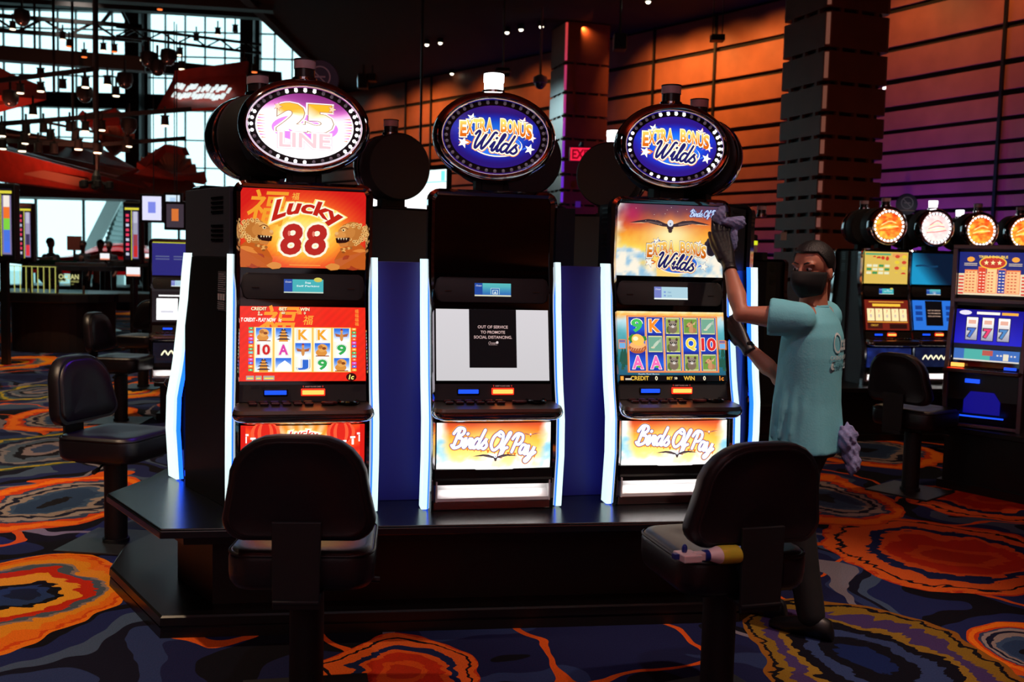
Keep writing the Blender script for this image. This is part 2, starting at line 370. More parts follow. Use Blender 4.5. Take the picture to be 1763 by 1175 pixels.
def art_lucky_reels():
    cv = Canvas(); w, h = .525, .312
    cv.grid(-w / 2, -h / 2, w / 2, h / 2, 30, 18, lambda x, y: (222 + 12 * ((int((x + 1) / .0175) + int((y + 1) / .0175)) % 2), 34 + 14 * fbm(x * 20, y * 20), 24))
    cv.text('\u798f', -.1, .09, .14, (248, 150, 40), shear=.25, off=.01); cv.text('\u798f', .02, .1, .04, (252, 180, 60), shear=.2); cv.text('\u798f', -.02, .135, .022, (252, 190, 70))
    for k in range(4): cv.text('\u798f', .225, .14 - k * .018, .016, (252, 160, 60))
    for t, x, y, hh in (('CREDIT', -.185, .146, .013), ('0', -.185, .13, .01), ('BET', -.085, .146, .013), ('60', -.085, .13, .01), ('WIN', .005, .146, .013), ('0', .005, .13, .01), ('00.00', -.18, .121, .006)):
        cv.text(t, x + .002, y - .002, hh, (120, 10, 10), off=.04); cv.text(t, x, y, hh, (255, 236, 190), off=.03)
    cv.text("T CREDIT - PLAY NOW   1c", -.175, .1, .015, (255, 255, 245), .165, .03, .2)
    X0, X1, Y0, Y1 = -.205, .2, -.118, .07
    cv.rect(X0, Y0, X1, Y1, (255, 190, 90)); cw = (X1 - X0) / 5; chh = (Y1 - Y0) / 3
    for i in range(5): cv.grid(X0 + i * cw + .004, Y0 + .003, X0 + (i + 1) * cw - .004, Y1 - .003, 6, 1, lambda a, b, i=i: lerp((255, 255, 246), (255, 226, 170), abs(a - (X0 + (i + .5) * cw)) / cw * 2 - .3))
    T = [['L', 'P', 'K', 'K', 'W'], ['10', 'A', 'W', 'L', '9'], ['P', 'M', 'J', '9', 'L']]
    C2 = {'K': ((236, 160, 40), (150, 110, 60)), '10': ((200, 30, 30), (120, 60, 60)), 'A': ((214, 60, 160), (120, 80, 110)), 'J': ((40, 100, 200), (90, 90, 110)), '9': ((50, 165, 80), (80, 110, 80))}
    b0 = top_ = cv.lay
    for j in range(3):
        for i in range(5):
            top_ = max(top_, cv.lay); cv.lay = b0; x, y = X0 + (i + .5) * cw, Y1 - (j + .5) * chh; t = T[j][i]; ss = chh * .9
            if t in 'LPWM': cell_sky(cv, x, y, cw * .8, chh * .9)
            if t == 'L':
                cv.blob(x - .004, y - .012, .024, .016, (214, 140, 60), 14); cv.blob(x, y + .008, .02, .017, (226, 160, 80), 14, .08); cv.blob(x + .007, y + .006, .009, .006, (130, 66, 30), 8); cv.blob(x - .008, y + .012, .01, .008, (180, 110, 50), 8)
                cv.rect(x - .028, y - .028, x + .028, y - .024, (150, 70, 30))
            elif t == 'P': pagoda(cv, x, y, ss)
            elif t == 'W': warrior(cv, x, y, ss)
            elif t == 'M': cv.poly([(x - .032, y - .026), (x + .032, y - .026), (x + .03, y), (x + .006, y + .018), (x - .02, y)], (250, 252, 255))
            else: letter(cv, t, x, y, chh * .62, *C2[t])
    cv.lay = b0
    for sx in (-1, 1):
        for k in range(13):
            c = [(70, 180, 90), (240, 180, 60), (60, 110, 220), (200, 90, 200), (240, 110, 60), (90, 200, 190)][(k * 5 + (sx > 0)) % 6]
            cv.rect((X0 - .021) if sx < 0 else X1 + .003, Y1 - .011 - k * .0143, (X0 - .003) if sx < 0 else X1 + .021, Y1 - .001 - k * .0143, c)
            cv.rect((X0 - .015) if sx < 0 else X1 + .009, Y1 - .0075 - k * .0143, (X0 - .008) if sx < 0 else X1 + .016, Y1 - .0045 - k * .0143, (255, 255, 255), 0)
    cv.lay = b0
    for a, b in ((-.235, -.203), (-.197, -.172), (-.165, -.12)): cv.rect(a, -.15, b, -.132, (170, 160, 150)); cv.rect(a + .004, -.145, b - .004, -.14, (250, 220, 80))
    cv.blob(.2, -.138, .022, .017, (50, 6, 8), 20); cv.text('1c', .2, -.138, .019, (250, 244, 120), off=.03, shear=.2)
    return cv, w, h
def ebw_logo(cv, cx, cy, s):
    """s = overall width"""
    b0 = cv.lay
    for i, (x, y, r, c) in enumerate(((-.42, .16, .055, (255, 196, 60)), (-.33, .22, .07, (60, 110, 230)), (-.46, .05, .06, (70, 120, 235)), (-.44, -.1, .08, (236, 120, 30)), (.37, .2, .07, (226, 90, 20)), (.45, .13, .055, (60, 110, 230)), (.49, .0, .06, (240, 150, 40)), (.46, -.15, .075, (60, 120, 235)))):
        cv.lay = b0 + (i % 2) * 3; X, Y = cx + x * s, cy + y * s; d = (-x * .5, -y * .4 - .02)
        cv.poly([(X - r * s * .8, Y), (X + r * s * .6, Y + r * s * .5), (X + d[0] * s * .4 + r * s * .3, Y + d[1] * s * .5), (X + d[0] * s * .4 - r * s * .3, Y + d[1] * s * .5 - r * s * .5)], c)
        cv.star(X, Y, r * s * 1.12, (40, 40, 110) if i % 2 else (200, 90, 10)); cv.star(X, Y, r * s, (255, 250, 235))
    cv.disk(cx + .02 * s, cy - .12 * s, .34 * s, .15 * s, lambda x, y: (255, 240, 210), 1, 30); cv.disk(cx + .02 * s, cy - .11 * s, .325 * s, .145 * s, lambda x, y: (40, 110, 220), 1, 30)
    wp = lambda x, y: (x, y * (1 - .22 * math.cos(x / s * 3.2)) - .28 * x * x / s)
    for off, c in ((.13, (70, 30, 60)), (.1, (255, 250, 230)), (.045, lambda x, y: lerp((206, 96, 14), (255, 206, 100), (y - cy - .05 * s) / (.12 * s)))):
        cv.lay += 1
        for i, chx in enumerate('EXTRA BONUS'):
            if chx != ' ':
                X = (i - 5) * .087 * s + (0.01 * s if i > 5 else -.01 * s); hh = .15 * s * (1 + .9 * (X / s) ** 2); cv.text(chx, cx + X, cy + .145 * s - .35 * X * X / s, hh, c, .072 * s, off, dl=0)
    wl = lambda x, y: (x, y - .1 * x)
    cv.script('Wilds', cx + .0 * s, cy - .105 * s, .23 * s, [(.36, (240, 130, 20)), (.28, (255, 246, 214)), (.14, (28, 28, 96))], .35, .62 * s, wl)
def art_ebw_oval(tone=1.0):
    cv = Canvas(); rx, ry = .215, .143
    def fn(x, y):
        d = math.hypot(x / rx, y / ry); c = rampc([(0, (60, 150, 250)), (.45, (22, 96, 225)), (.8, (28, 40, 175)), (1, (40, 20, 120))], d + .25 * abs(y + .02) / ry - .3 * math.exp(-((y - .05) / .04) ** 2) * (1 if abs(x) > .05 else .3))
        return tuple(v * tone for v in c)
    cv.disk(0, 0, rx, ry, fn); ebw_logo(cv, 0, .002, .35); return cv
def art_25():
    cv = Canvas(); rx, ry = .215, .143
    cv.disk(0, 0, rx, ry, lambda x, y: rampc([(-.14, (255, 250, 255)), (.02, (255, 248, 255)), (.055, (250, 215, 235)), (.075, (208, 110, 190)), (.1, (150, 60, 140)), (.15, (120, 40, 110))], y + .02 * math.sin(x * 14)))
    for k in range(9):
        y = -.06 + k * .012
        for sx in (-1, 1): cv.poly([(sx * .207 * math.sqrt(max(.05, 1 - (y / ry) ** 2)), y), (sx * .165, y + .002), (sx * .207 * math.sqrt(max(.05, 1 - (y / ry) ** 2)), y + .006)], (220, 120, 200) if k % 2 else (255, 160, 130))
    cv.disk(0, -.01, .145, .058, lambda x, y: (214, 130, 226), 2, 40)
    for off, c in ((.1, (255, 240, 225)), (.07, (150, 110, 90)), (.055, lambda x, y: lerp((255, 248, 235), (240, 170, 40), (y - .046) / .014))): cv.text('25', 0, .034, .108, c, .22, off)
    for off, c in ((.1, (226, 196, 206)), (.07, (255, 252, 248))): cv.text('LINE', 0, -.064, .06, c, .22, off)
    for off, c in ((.02, (226, 190, 196)),): cv.text('LINE', 0, -.064, .06, c, .22, off)
    for sx in (-1, 1): cv.star(sx * .118, .078, .021, (110, 50, 90)); cv.star(sx * .118, .078, .018, (240, 200, 160))
    return cv
def sunset(x, y, w, h, fullness=1.0, cy=-.02):
    u, v = x / w, (y / h)
    c = rampc([(-.5, (255, 214, 120)), (-.2, (255, 220, 90)), (.0, (252, 160, 50)), (.15, (226, 100, 44)), (.32, (120, 60, 74)), (.5, (66, 62, 92))], v + .15 * (fbm(x * 22, y * 22, 9) - .5))
    g = math.exp(-((u / .22) ** 2 + ((v + .02) / .2) ** 2)); c = lerp(c, (255, 244, 180), g)
    n = fbm(x * 16 + 5, y * 20 + 3, 4); cl = (abs(u) - .44 + .16 * (n - .35)) * 9 + max(0, (-v - .16 + .35 * (n - .45))) * 9 * fullness * (1.0 if abs(u) > .12 else .6)
    if u > 0 and v > 0: cl -= 1.2
    cl = max(0, min(1, cl)); cc = lerp((255, 246, 226), (150, 196, 226), max(0, min(1, (fbm(x * 30, y * 30, 7) - .5) * 3 + (-v) * .8)))
    return lerp(c, cc, cl)
def eagle(cv, x, y, s, c1=(58, 44, 52), lift=.1):
    for f in (-1, 1):
        up = [(0, .0), (.12, .02), (.3, .085), (.55, .1), (.8, .05), (1.0, .0)]; lo = [(.85, .005), (.6, .03), (.35, -.02), (.18, -.05), (0, -.06)]
        cv.poly([(x + f * a * s, y + (b + lift * a * .2) * s) for a, b in up + lo], c1)
        cv.poly([(x + f * a * s, y + (b - .01) * s) for a, b in ((.2, .03), (.5, .075), (.9, .012), (.5, .045), (.2, -.01))], (104, 84, 84))
        cv.poly([(x + f * a * s, y + (b) * s) for a, b in ((.7, .03), (1.0, .003), (.6, .018))], (240, 200, 150))
    cv.blob(x, y - .04 * s, .085 * s, .1 * s, c1, 14); cv.blob(x, y + .03 * s, .075 * s, .08 * s, (226, 230, 240), 14); cv.poly([(x - .02 * s, y + .03 * s), (x + .02 * s, y + .03 * s), (x, y - .03 * s)], (70, 90, 130))
    cv.poly([(x - .06 * s, y - .13 * s), (x + .06 * s, y - .13 * s), (x + .03 * s, y - .19 * s), (x - .03 * s, y - .19 * s)], (70, 50, 50))
def art_bird_top():
    cv = Canvas(); w, h = .525, .332
    def fn(x, y):
        c = sunset(x, y - .03, w, h, 1.15)
        m = math.exp(-(((x + .19) / .045) ** 2 + ((y - .12) / .05) ** 2)); return lerp(c, (190, 40, 90), m * .8)
    cv.grid(-w / 2, -h / 2, w / 2, h / 2, 60, 38, fn)
    R = random.Random(3)
    for k in range(22): cv.blob(R.uniform(-.18, .22), R.uniform(.07, .16), .0014, .0014, (255, 230, 210), 6); cv.lay = 2
    eagle(cv, -.005, .075, .2); ebw_logo(cv, .03, -.072, .3)
    cv.script('Birds Of Pay', .165, .128, .03, [(.3, (40, 60, 130)), (.14, (200, 220, 255))], .3, .15)
    return cv, w, h
def raccoon(cv, x, y, s):
    cv.rect(x - .5 * s, y - .5 * s, x + .5 * s, y + .5 * s, (146, 164, 76)); cv.blob(x - .2 * s, y - .25 * s, .3 * s, .3 * s, (90, 110, 50), 10, .2, seed=1)
    cv.blob(x, y - .2 * s, .34 * s, .34 * s, (122, 104, 88), 14); cv.blob(x, y + .1 * s, .33 * s, .27 * s, (148, 132, 118), 14)
    for f in (-1, 1): cv.blob(x + f * .26 * s, y + .33 * s, .1 * s, .12 * s, (84, 66, 60), 8); cv.blob(x + f * .15 * s, y + .1 * s, .12 * s, .08 * s, (36, 28, 30), 10); cv.blob(x + f * .14 * s, y + .12 * s, .03 * s, .03 * s, (230, 220, 200), 6)
    cv.blob(x, y - .03 * s, .11 * s, .1 * s, (220, 212, 204), 10); cv.blob(x, y + .02 * s, .04 * s, .03 * s, (20, 16, 18), 6)
def deer(cv, x, y, s):
    cv.rect(x - .5 * s, y - .5 * s, x + .5 * s, y + .5 * s, (112, 150, 64)); cv.blob(x + .15 * s, y - .3 * s, .3 * s, .22 * s, (176, 120, 80), 12)
    cv.poly([(x - .1 * s, y - .45 * s), (x + .2 * s, y - .45 * s), (x + .2 * s, y + .15 * s), (x - .08 * s, y + .12 * s)], (196, 142, 96)); cv.blob(x - .08 * s, y + .1 * s, .2 * s, .16 * s, (206, 152, 108), 12, rot=.4); cv.blob(x - .27 * s, y - .02 * s, .09 * s, .07 * s, (120, 84, 66), 8)
    cv.poly([(x, y + .2 * s), (x + .1 * s, y + .48 * s), (x + .16 * s, y + .2 * s)], (120, 84, 60)); cv.poly([(x + .15 * s, y + .14 * s), (x + .42 * s, y + .35 * s), (x + .3 * s, y + .08 * s)], (214, 168, 130)); cv.blob(x - .08 * s, y + .13 * s, .03 * s, .03 * s, (20, 14, 14), 6)
def fish(cv, x, y, s):
    cv.rect(x - .5 * s, y - .5 * s, x + .5 * s, y + .5 * s, (112, 164, 140)); cv.blob(x + .05 * s, y, .36 * s, .11 * s, (188, 202, 182), 14, rot=.8); cv.poly([(x + .2 * s, y + .2 * s), (x + .42 * s, y + .42 * s), (x + .4 * s, y + .1 * s)], (170, 186, 170)); cv.blob(x - .2 * s, y - .25 * s, .16 * s, .07 * s, (210, 200, 170), 10)
def art_bird_reels():
    cv = Canvas(); w, h = .525, .316
    cv.grid(-w / 2, -h / 2, w / 2, h / 2, 36, 22, lambda x, y: rampc([(-.16, (30, 80, 110)), (-.05, (40, 120, 130)), (.06, (90, 170, 180)), (.12, (190, 220, 230)), (.14, (255, 170, 60)), (.16, (255, 236, 180))], y + .03 * (fbm(x * 40, y * 30) - .5)))
    for k in range(30):
        R = random.Random(k); x = R.choice((-1, 1)) * R.uniform(.215, .26); y = -.12 + R.uniform(0, .09); cv.poly([(x - .008, y), (x + .008, y), (x, y + .05)], (26 + R.randint(0, 20), 84, 70))
    X0, X1, Y0, Y1 = -.215, .222, -.115, .135
    cv.rect(X0 - .005, Y0 - .005, X1 + .005, Y1 + .004, (226, 120, 60)); cw = (X1 - X0) / 5; ch = (Y1 - Y0) / 3
    T = [['9', 'K', 'R', 'D', 'F'], ['E', 'F', 'R', 'Q', '10'], ['A', 'A', 'R', 'R', 'D']]
    for i in range(5):
        cv.rect(X0 + i * cw + .002, Y0 + .001, X0 + (i + 1) * cw - .002, Y1 - .001, (236, 190, 140))
        cv.grid(X0 + i * cw + .005, Y0 + .003, X0 + (i + 1) * cw - .005, Y1 - .003, 2, 9, lambda a, b: lerp((30, 40, 150), (36, 100, 226), .5 + .5 * math.sin(b * 75 + 1)))
    C2 = {'9': (70, 190, 90), 'K': (244, 140, 40), 'Q': (240, 210, 70), '10': (214, 40, 40), 'A': (240, 110, 180)}
    b0 = cv.lay
    for j in range(3):
        for i in range(5):
            cv.lay = b0; x, y = X0 + (i + .5) * cw, Y1 - (j + .5) * ch; t = T[j][i]
            if t in 'RDF':
                cv.rect(x - .035, y - .0385, x + .035, y + .0385, (30, 40, 30)); cv.rect(x - .0335, y - .037, x + .0335, y + .037, (210, 210, 160))
                {'R': raccoon, 'D': deer, 'F': fish}[t](cv, x, y, .064)
            elif t == 'E':
                cv.blob(x, y + .02, .04, .025, (50, 130, 50), 12, .2, seed=2); cv.blob(x, y - .018, .042, .026, (176, 90, 50), 18); cv.blob(x, y - .005, .038, .016, (240, 176, 110), 16); cv.blob(x + .003, y + .018, .031, .026, (250, 190, 90), 18, rot=-.4); cv.blob(x - .008, y + .024, .013, .01, (255, 236, 190), 10)
                for k in range(6): cv.stroke([(x - .035 + k * .012, y - .03), (x - .028 + k * .012, y - .018)], .0018, (240, 190, 150))
            else: letter(cv, t, x, y, ch * .64, C2[t], (40, 30, 40)); cv.blob(x + .004, y - .02, .01, .005, (80, 170, 60), 8) if t == 'A' else None
    for sx in (-1, 1): cv.rect(sx * .245 - .017, -.012, sx * .245 + .017, .03, (230, 130, 60)); cv.rect(sx * .245 - .014, -.009, sx * .245 + .014, .014, (110, 170, 220)); cv.rect(sx * .245 - .014, .017, sx * .245 + .014, .027, (120, 100, 150))
    cv.lay = b0; cv.rect(-w / 2, -h / 2, w / 2, -.131, (6, 6, 10))
    cv.text('Reelin Reel Bonus', -.12, -.126, .006, (230, 240, 250), .1)
    for t, x, hh, c in (('CREDIT', -.165, .018, (240, 190, 70)), ('0', -.085, .018, (255, 240, 200)), ('BET', -.02, .012, (240, 190, 60)), ('50', .01, .01, (255, 240, 200)), ('WIN', .075, .018, (240, 190, 70)), ('0', .15, .018, (255, 240, 200)), ('1c', .235, .02, (250, 150, 50))): cv.text(t, x, -.145, hh, c, off=.02)
    cv.rect(-.258, -.154, -.243, -.136, (240, 160, 60)); cv.rect(-.235, -.153, -.205, -.145, (200, 190, 170))
    return cv, w, h
def art_oos():
    cv = Canvas(); w, h = .51, .312
    cv.grid(-w / 2, -h / 2, w / 2, h / 2, 6, 4, lambda x, y: lerp((196, 193, 196), (204, 200, 204), (y + .15) / .3)); cv.rect(-.107, -.1, .107, h / 2, (8, 8, 10))
    for t, y, ww in (('OUT OF SERVICE', .079, .136), ('TO PROMOTE', .056, .11), ('SOCIAL DISTANCING.', .034, .172)): cv.text(t, 0, y, .0125, (206, 172, 168), ww, .012)
    cv.text('Ocean', -.003, .009, .013, (176, 148, 146), .036, 0, .3); cv.blob(.018, .011, .006, .006, (206, 190, 190), 7, .2); cv.rect(-.02, -.001, .02, 0, (150, 126, 124))
    return cv, w, h
def art_birds_belly():
    cv = Canvas(); w, h = .51, .205
    def fn(x, y):
        c = rampc([(-.5, (255, 240, 190)), (-.1, (255, 216, 110)), (.15, (252, 176, 56)), (.35, (232, 112, 40)), (.5, (196, 66, 40))], y / h + .06 * (fbm(x * 20, y * 30) - .5))
        c = lerp(c, (255, 236, 150), .8 * math.exp(-((x / .13) ** 2 + ((y - .03) / .05) ** 2)))
        n = fbm(x * 16 + 9, y * 22, 11); k = max(0, min(1, (abs(x) - .205 + .05 * (n - .4) + max(0, -y) * .35) * 22)); c = lerp(c, lerp((255, 253, 246), (96, 184, 228), max(0, min(1, (-y + .03) * 9 + (n - .5) * 2))), k)
        if y < -.03: c = lerp(c, (250, 250, 246), max(0, min(1, (-.035 - y) * 22 + (n - .5) * 4)))
        return c
    cv.grid(-w / 2, -h / 2, w / 2, h / 2, 54, 24, fn)
    for x, s in ((-.155, .05), (.16, .05)): eagle(cv, x, .05, s, (190, 110, 80), .5)
    wp = lambda x, y: (x, y - .12 * x - .3 * x * x + .006)
    for k in range(12): cv.poly([(-.16 + k * .03, -.018 - .12 * (-.16 + k * .03)), (-.145 + k * .03, -.018 - .12 * (-.16 + k * .03)), (-.153 + k * .03, -.034 - .12 * (-.16 + k * .03))], (240, 120, 40))
    cv.script('Birds Of Pay', 0, .014, .082, [(.3, (240, 150, 50)), (.225, (70, 54, 140)), (.16, (255, 253, 250))], .3, .37, wp)
    eagle(cv, .0, -.043, .1)
    return cv, w, h
def art_lucky_belly():
    cv = Canvas(); w, h = .51, .205
    def fn(x, y):
        a = math.atan2(y + .07, x); r = math.hypot(x, y + .07); st = .5 + .5 * math.sin(a * 26)
        return lerp(lerp((255, 250, 190), (255, 190, 50), st), lerp((236, 70, 28), (208, 36, 24), st), (r - .08) / .14 * (1 if abs(x) > .1 else .55))
    cv.grid(-w / 2, -h / 2, w / 2, h / 2, 60, 24, fn)
    for sx in (-1, 1):
        cv.blob(sx * .155, .07, .06, .05, (214, 44, 30), 20)
        for k in range(4): cv.blob(sx * .155, .07, .06 - k * .014, .05, (236, 84, 50) if k % 2 == 0 else (206, 36, 26), 20)
        for k, (x, y, s) in enumerate(((.235, .06, 1.0), (.205, .045, .9), (.17, .03, .7))):
            cv.rect(sx * x - .012 * s, y, sx * x + .012 * s, y + .008, (255, 246, 240)); cv.rect(sx * x - .005 * s, y - .03 * s, sx * x + .005 * s, y - .002, (255, 244, 236))
    wp = lambda x, y: (x, y - 2.2 * x * x)
    for off, c in ((.22, (255, 244, 170)), (.12, (255, 254, 240)), (.02, (214, 50, 24))): cv.text('Lucky', .0, .068, .034, c, .12, off, .2, wp)
    for off, c in ((.18, (255, 250, 200)), (.02, (214, 60, 40))): cv.text('88', 0, .02, .06, c, .09, off)
    cv.rect(-w / 2, -h / 2, -.235, h / 2, (200, 26, 20)); cv.rect(.235, -h / 2, w / 2, h / 2, (200, 26, 20))
    return cv, w, h
def art_player(kind):
    cv = Canvas(); w, h = .165, .058
    if kind == 0:
        cv.rect(-w / 2, -h / 2, w / 2, h / 2, (70, 180, 186)); cv.rect(-w / 2, -h / 2, -.047, h / 2, (34, 74, 160)); cv.rect(-w / 2, -h / 2, w / 2, -.024, (206, 216, 200)); cv.blob(.06, .028, .018, .01, (214, 200, 90), 10)
        cv.text('Free', .018, .015, .009, (236, 250, 250), off=.02); cv.text('Self Parking', .018, .0, .009, (236, 250, 250), .095, .02)
    elif kind == 1:
        cv.grid(-w / 2, -h / 2, w / 2, h / 2, 8, 4, lambda x, y: lerp((40, 90, 180), (90, 190, 190), (y + .03) / .05)); cv.rect(-w / 2, -h / 2, -.047, h / 2, (34, 74, 160)); cv.rect(-w / 2, -h / 2, w / 2, -.023, (226, 226, 200))
        cv.rect(-.01, -.02, .03, .008, (190, 226, 226)); cv.rect(-.008, -.02, .028, .006, (50, 110, 180)); cv.rect(-.002, -.02, .022, 0, (220, 240, 240)); cv.rect(.001, -.018, .019, -.002, (50, 110, 180)); cv.poly([(.004, -.016), (.016, -.016), (.01, -.005)], (220, 240, 240))
    else:
        cv.rect(-w / 2, -h / 2, w / 2, h / 2, (176, 212, 226)); cv.rect(-w / 2, -h / 2, -.047, h / 2, (120, 130, 200)); cv.rect(-w / 2, -h / 2, w / 2, -.022, (240, 250, 246))
        for y in (.004, -.012): cv.rect(-.036, y - .003, -.026, y + .005, (130, 160, 220)); cv.text('FREE' if y > 0 else 'GAME', -.008, y, .006, (90, 130, 180))
    cv.text('Ocean', -.064, .018, .007, (236, 240, 250), .026, 0, .3)
    return cv, w, h
def art_paytable():
    cv = Canvas(); w, h = .5, .33
    cv.rect(-w / 2, -h / 2, w / 2, h / 2, (226, 190, 90)); cv.rect(-.24, -.15, .05, .05, (190, 200, 120)); cv.rect(.07, -.15, .24, .15, (236, 160, 90)); cv.rect(-.24, .07, .05, .15, (90, 170, 120))
    [cv.blob(-.19 + .05 * k, .1, .022, .022, (210, 60, 40), 9, .2, seed=k) for k in range(5)]
    for j in range(5):
        for i in range(4): cv.rect(-.225 + i * .068, -.14 + j * .037, -.17 + i * .068, -.115 + j * .037, (236, 236, 200) if (i + j) % 3 else (70, 150, 90))
        for i in range(2): cv.blob(.12 + i * .08, -.12 + j * .06, .028, .018, (240, 210, 60) if (i + j) % 2 else (214, 70, 50), 10)
    return cv, w, h
def art_reels5():
    cv = Canvas(); w, h = .5, .31
    cv.rect(-w / 2, -h / 2, w / 2, h / 2, (110, 30, 20)); cv.rect(-.16, .088, .16, .115, (240, 190, 60)); cv.rect(-.2, .13, .2, .14, (220, 150, 60))
    for i in range(5):
        cv.rect(-.225 + i * .092, -.06, -.143 + i * .092, .065, (250, 226, 170)); cv.text('7', -.184 + i * .092, .035, .03, (200, 60, 40)); cv.text('0', -.184 + i * .092, -.01, .03, (90, 90, 160))
    cv.rect(-.23, -.14, -.06, -.08, (60, 20, 16)); cv.rect(.02, -.14, .22, -.09, (40, 14, 12)); cv.text('CREDIT', -.15, -.105, .018, (240, 180, 60)); cv.rect(-.23, -.076, .23, -.068, (240, 170, 60))
    return cv, w, h
def art_blue_top():
    cv = Canvas(); w, h = .5, .33
    cv.grid(-w / 2, -h / 2, w / 2, h / 2, 20, 14, lambda x, y: lerp((30, 150, 200), (8, 26, 50), max(0, min(1, (x + y * .9 + .12) * 4 + .3)))); cv.stroke([(-.2, .03), (-.12, .036), (-.02, .026), (.05, .03)], .018, (20, 60, 96)); return cv, w, h
def art_blue_oos():
    cv = Canvas(); w, h = .5, .31
    cv.rect(-w / 2, -h / 2, w / 2, h / 2, (40, 110, 210)); cv.rect(-.1, -.11, .1, .15, (8, 8, 12))
    for t, y in (('OUT OF SERVICE', .05), ('TO PROMOTE', .02), ('SOCIAL DISTANCING.', -.01)): cv.text(t, 0, y, .012, (220, 180, 160), .15, .01)
    for sx in (-1, 1):
        for j in range(3): cv.rect(sx * .18 - .04, -.06 + j * .06, sx * .18 + .04, -.02 + j * .06, (20, 60, 140))
    return cv, w, h
def art_belly_plain(c1, c2, t):
    cv = Canvas(); w, h = .5, .2; cv.grid(-w / 2, -h / 2, w / 2, h / 2, 16, 8, lambda x, y: lerp(c1, c2, fbm(x * 14, y * 20))); [cv.stroke([(-.17 + .06 * k, -.02), (-.14 + .06 * k, .02), (-.12 + .06 * k, -.01)], .014, (250, 240, 200)) for k in range(6)]; return cv, w, h
def art_oval_fire(c1=(255, 210, 70), c2=(226, 60, 20)):
    cv = Canvas(); cv.disk(0, 0, .215, .143, lambda x, y: lerp(c1, c2, max(0, min(1, 1.6 * fbm(x * 12, y * 26) - .3 + y * 2))))
    for k in range(5): cv.stroke([(-.15 + .01 * k, -.05 + k * .02), (0, -.04 + k * .03), (.16 - .02 * k, -.02 + k * .018)], .007, (255, 240, 160) if k % 2 else (200, 50, 20))
    return cv
# ================================================================== slot machines
Z0 = 0.50                                   # counter top
PF = [(-.135, .48), (-.155, .66), (-.165, .74), (-.155, .92), (-.125, .99), (-.10, 1.075), (-.035, 1.385), (-.02, 1.5), (0, 1.6), (0, 2.3)]
def F(z):
    if z <= PF[0][1]: return PF[0][0]
    for (a, za), (b, zb) in zip(PF, PF[1:]):
        if z <= zb: return a + (b - a) * (z - za) / (zb - za)
    return PF[-1][0]
SM = screen_mat('lit_screen', 1.0); SM_HOT = screen_mat('bright_screen', 1.35); SM_TOP = screen_mat('lit_glass_art', 1.15)
def zmb(dz=0.0): m = MB(); m.m = Matrix.Translation((0, 0, -Z0 + dz)); return m
def fit(zc, eps=.004, xc=0.0): return lambda x, y, o: (x + xc, F(zc + y) - eps - o, zc + y - Z0)
def oval(a, b, n=56, cz=0.0): return [(a * math.cos(2 * PI * k / n), cz + b * math.sin(2 * PI * k / n)) for k in range(n)]
ZT = 2.147
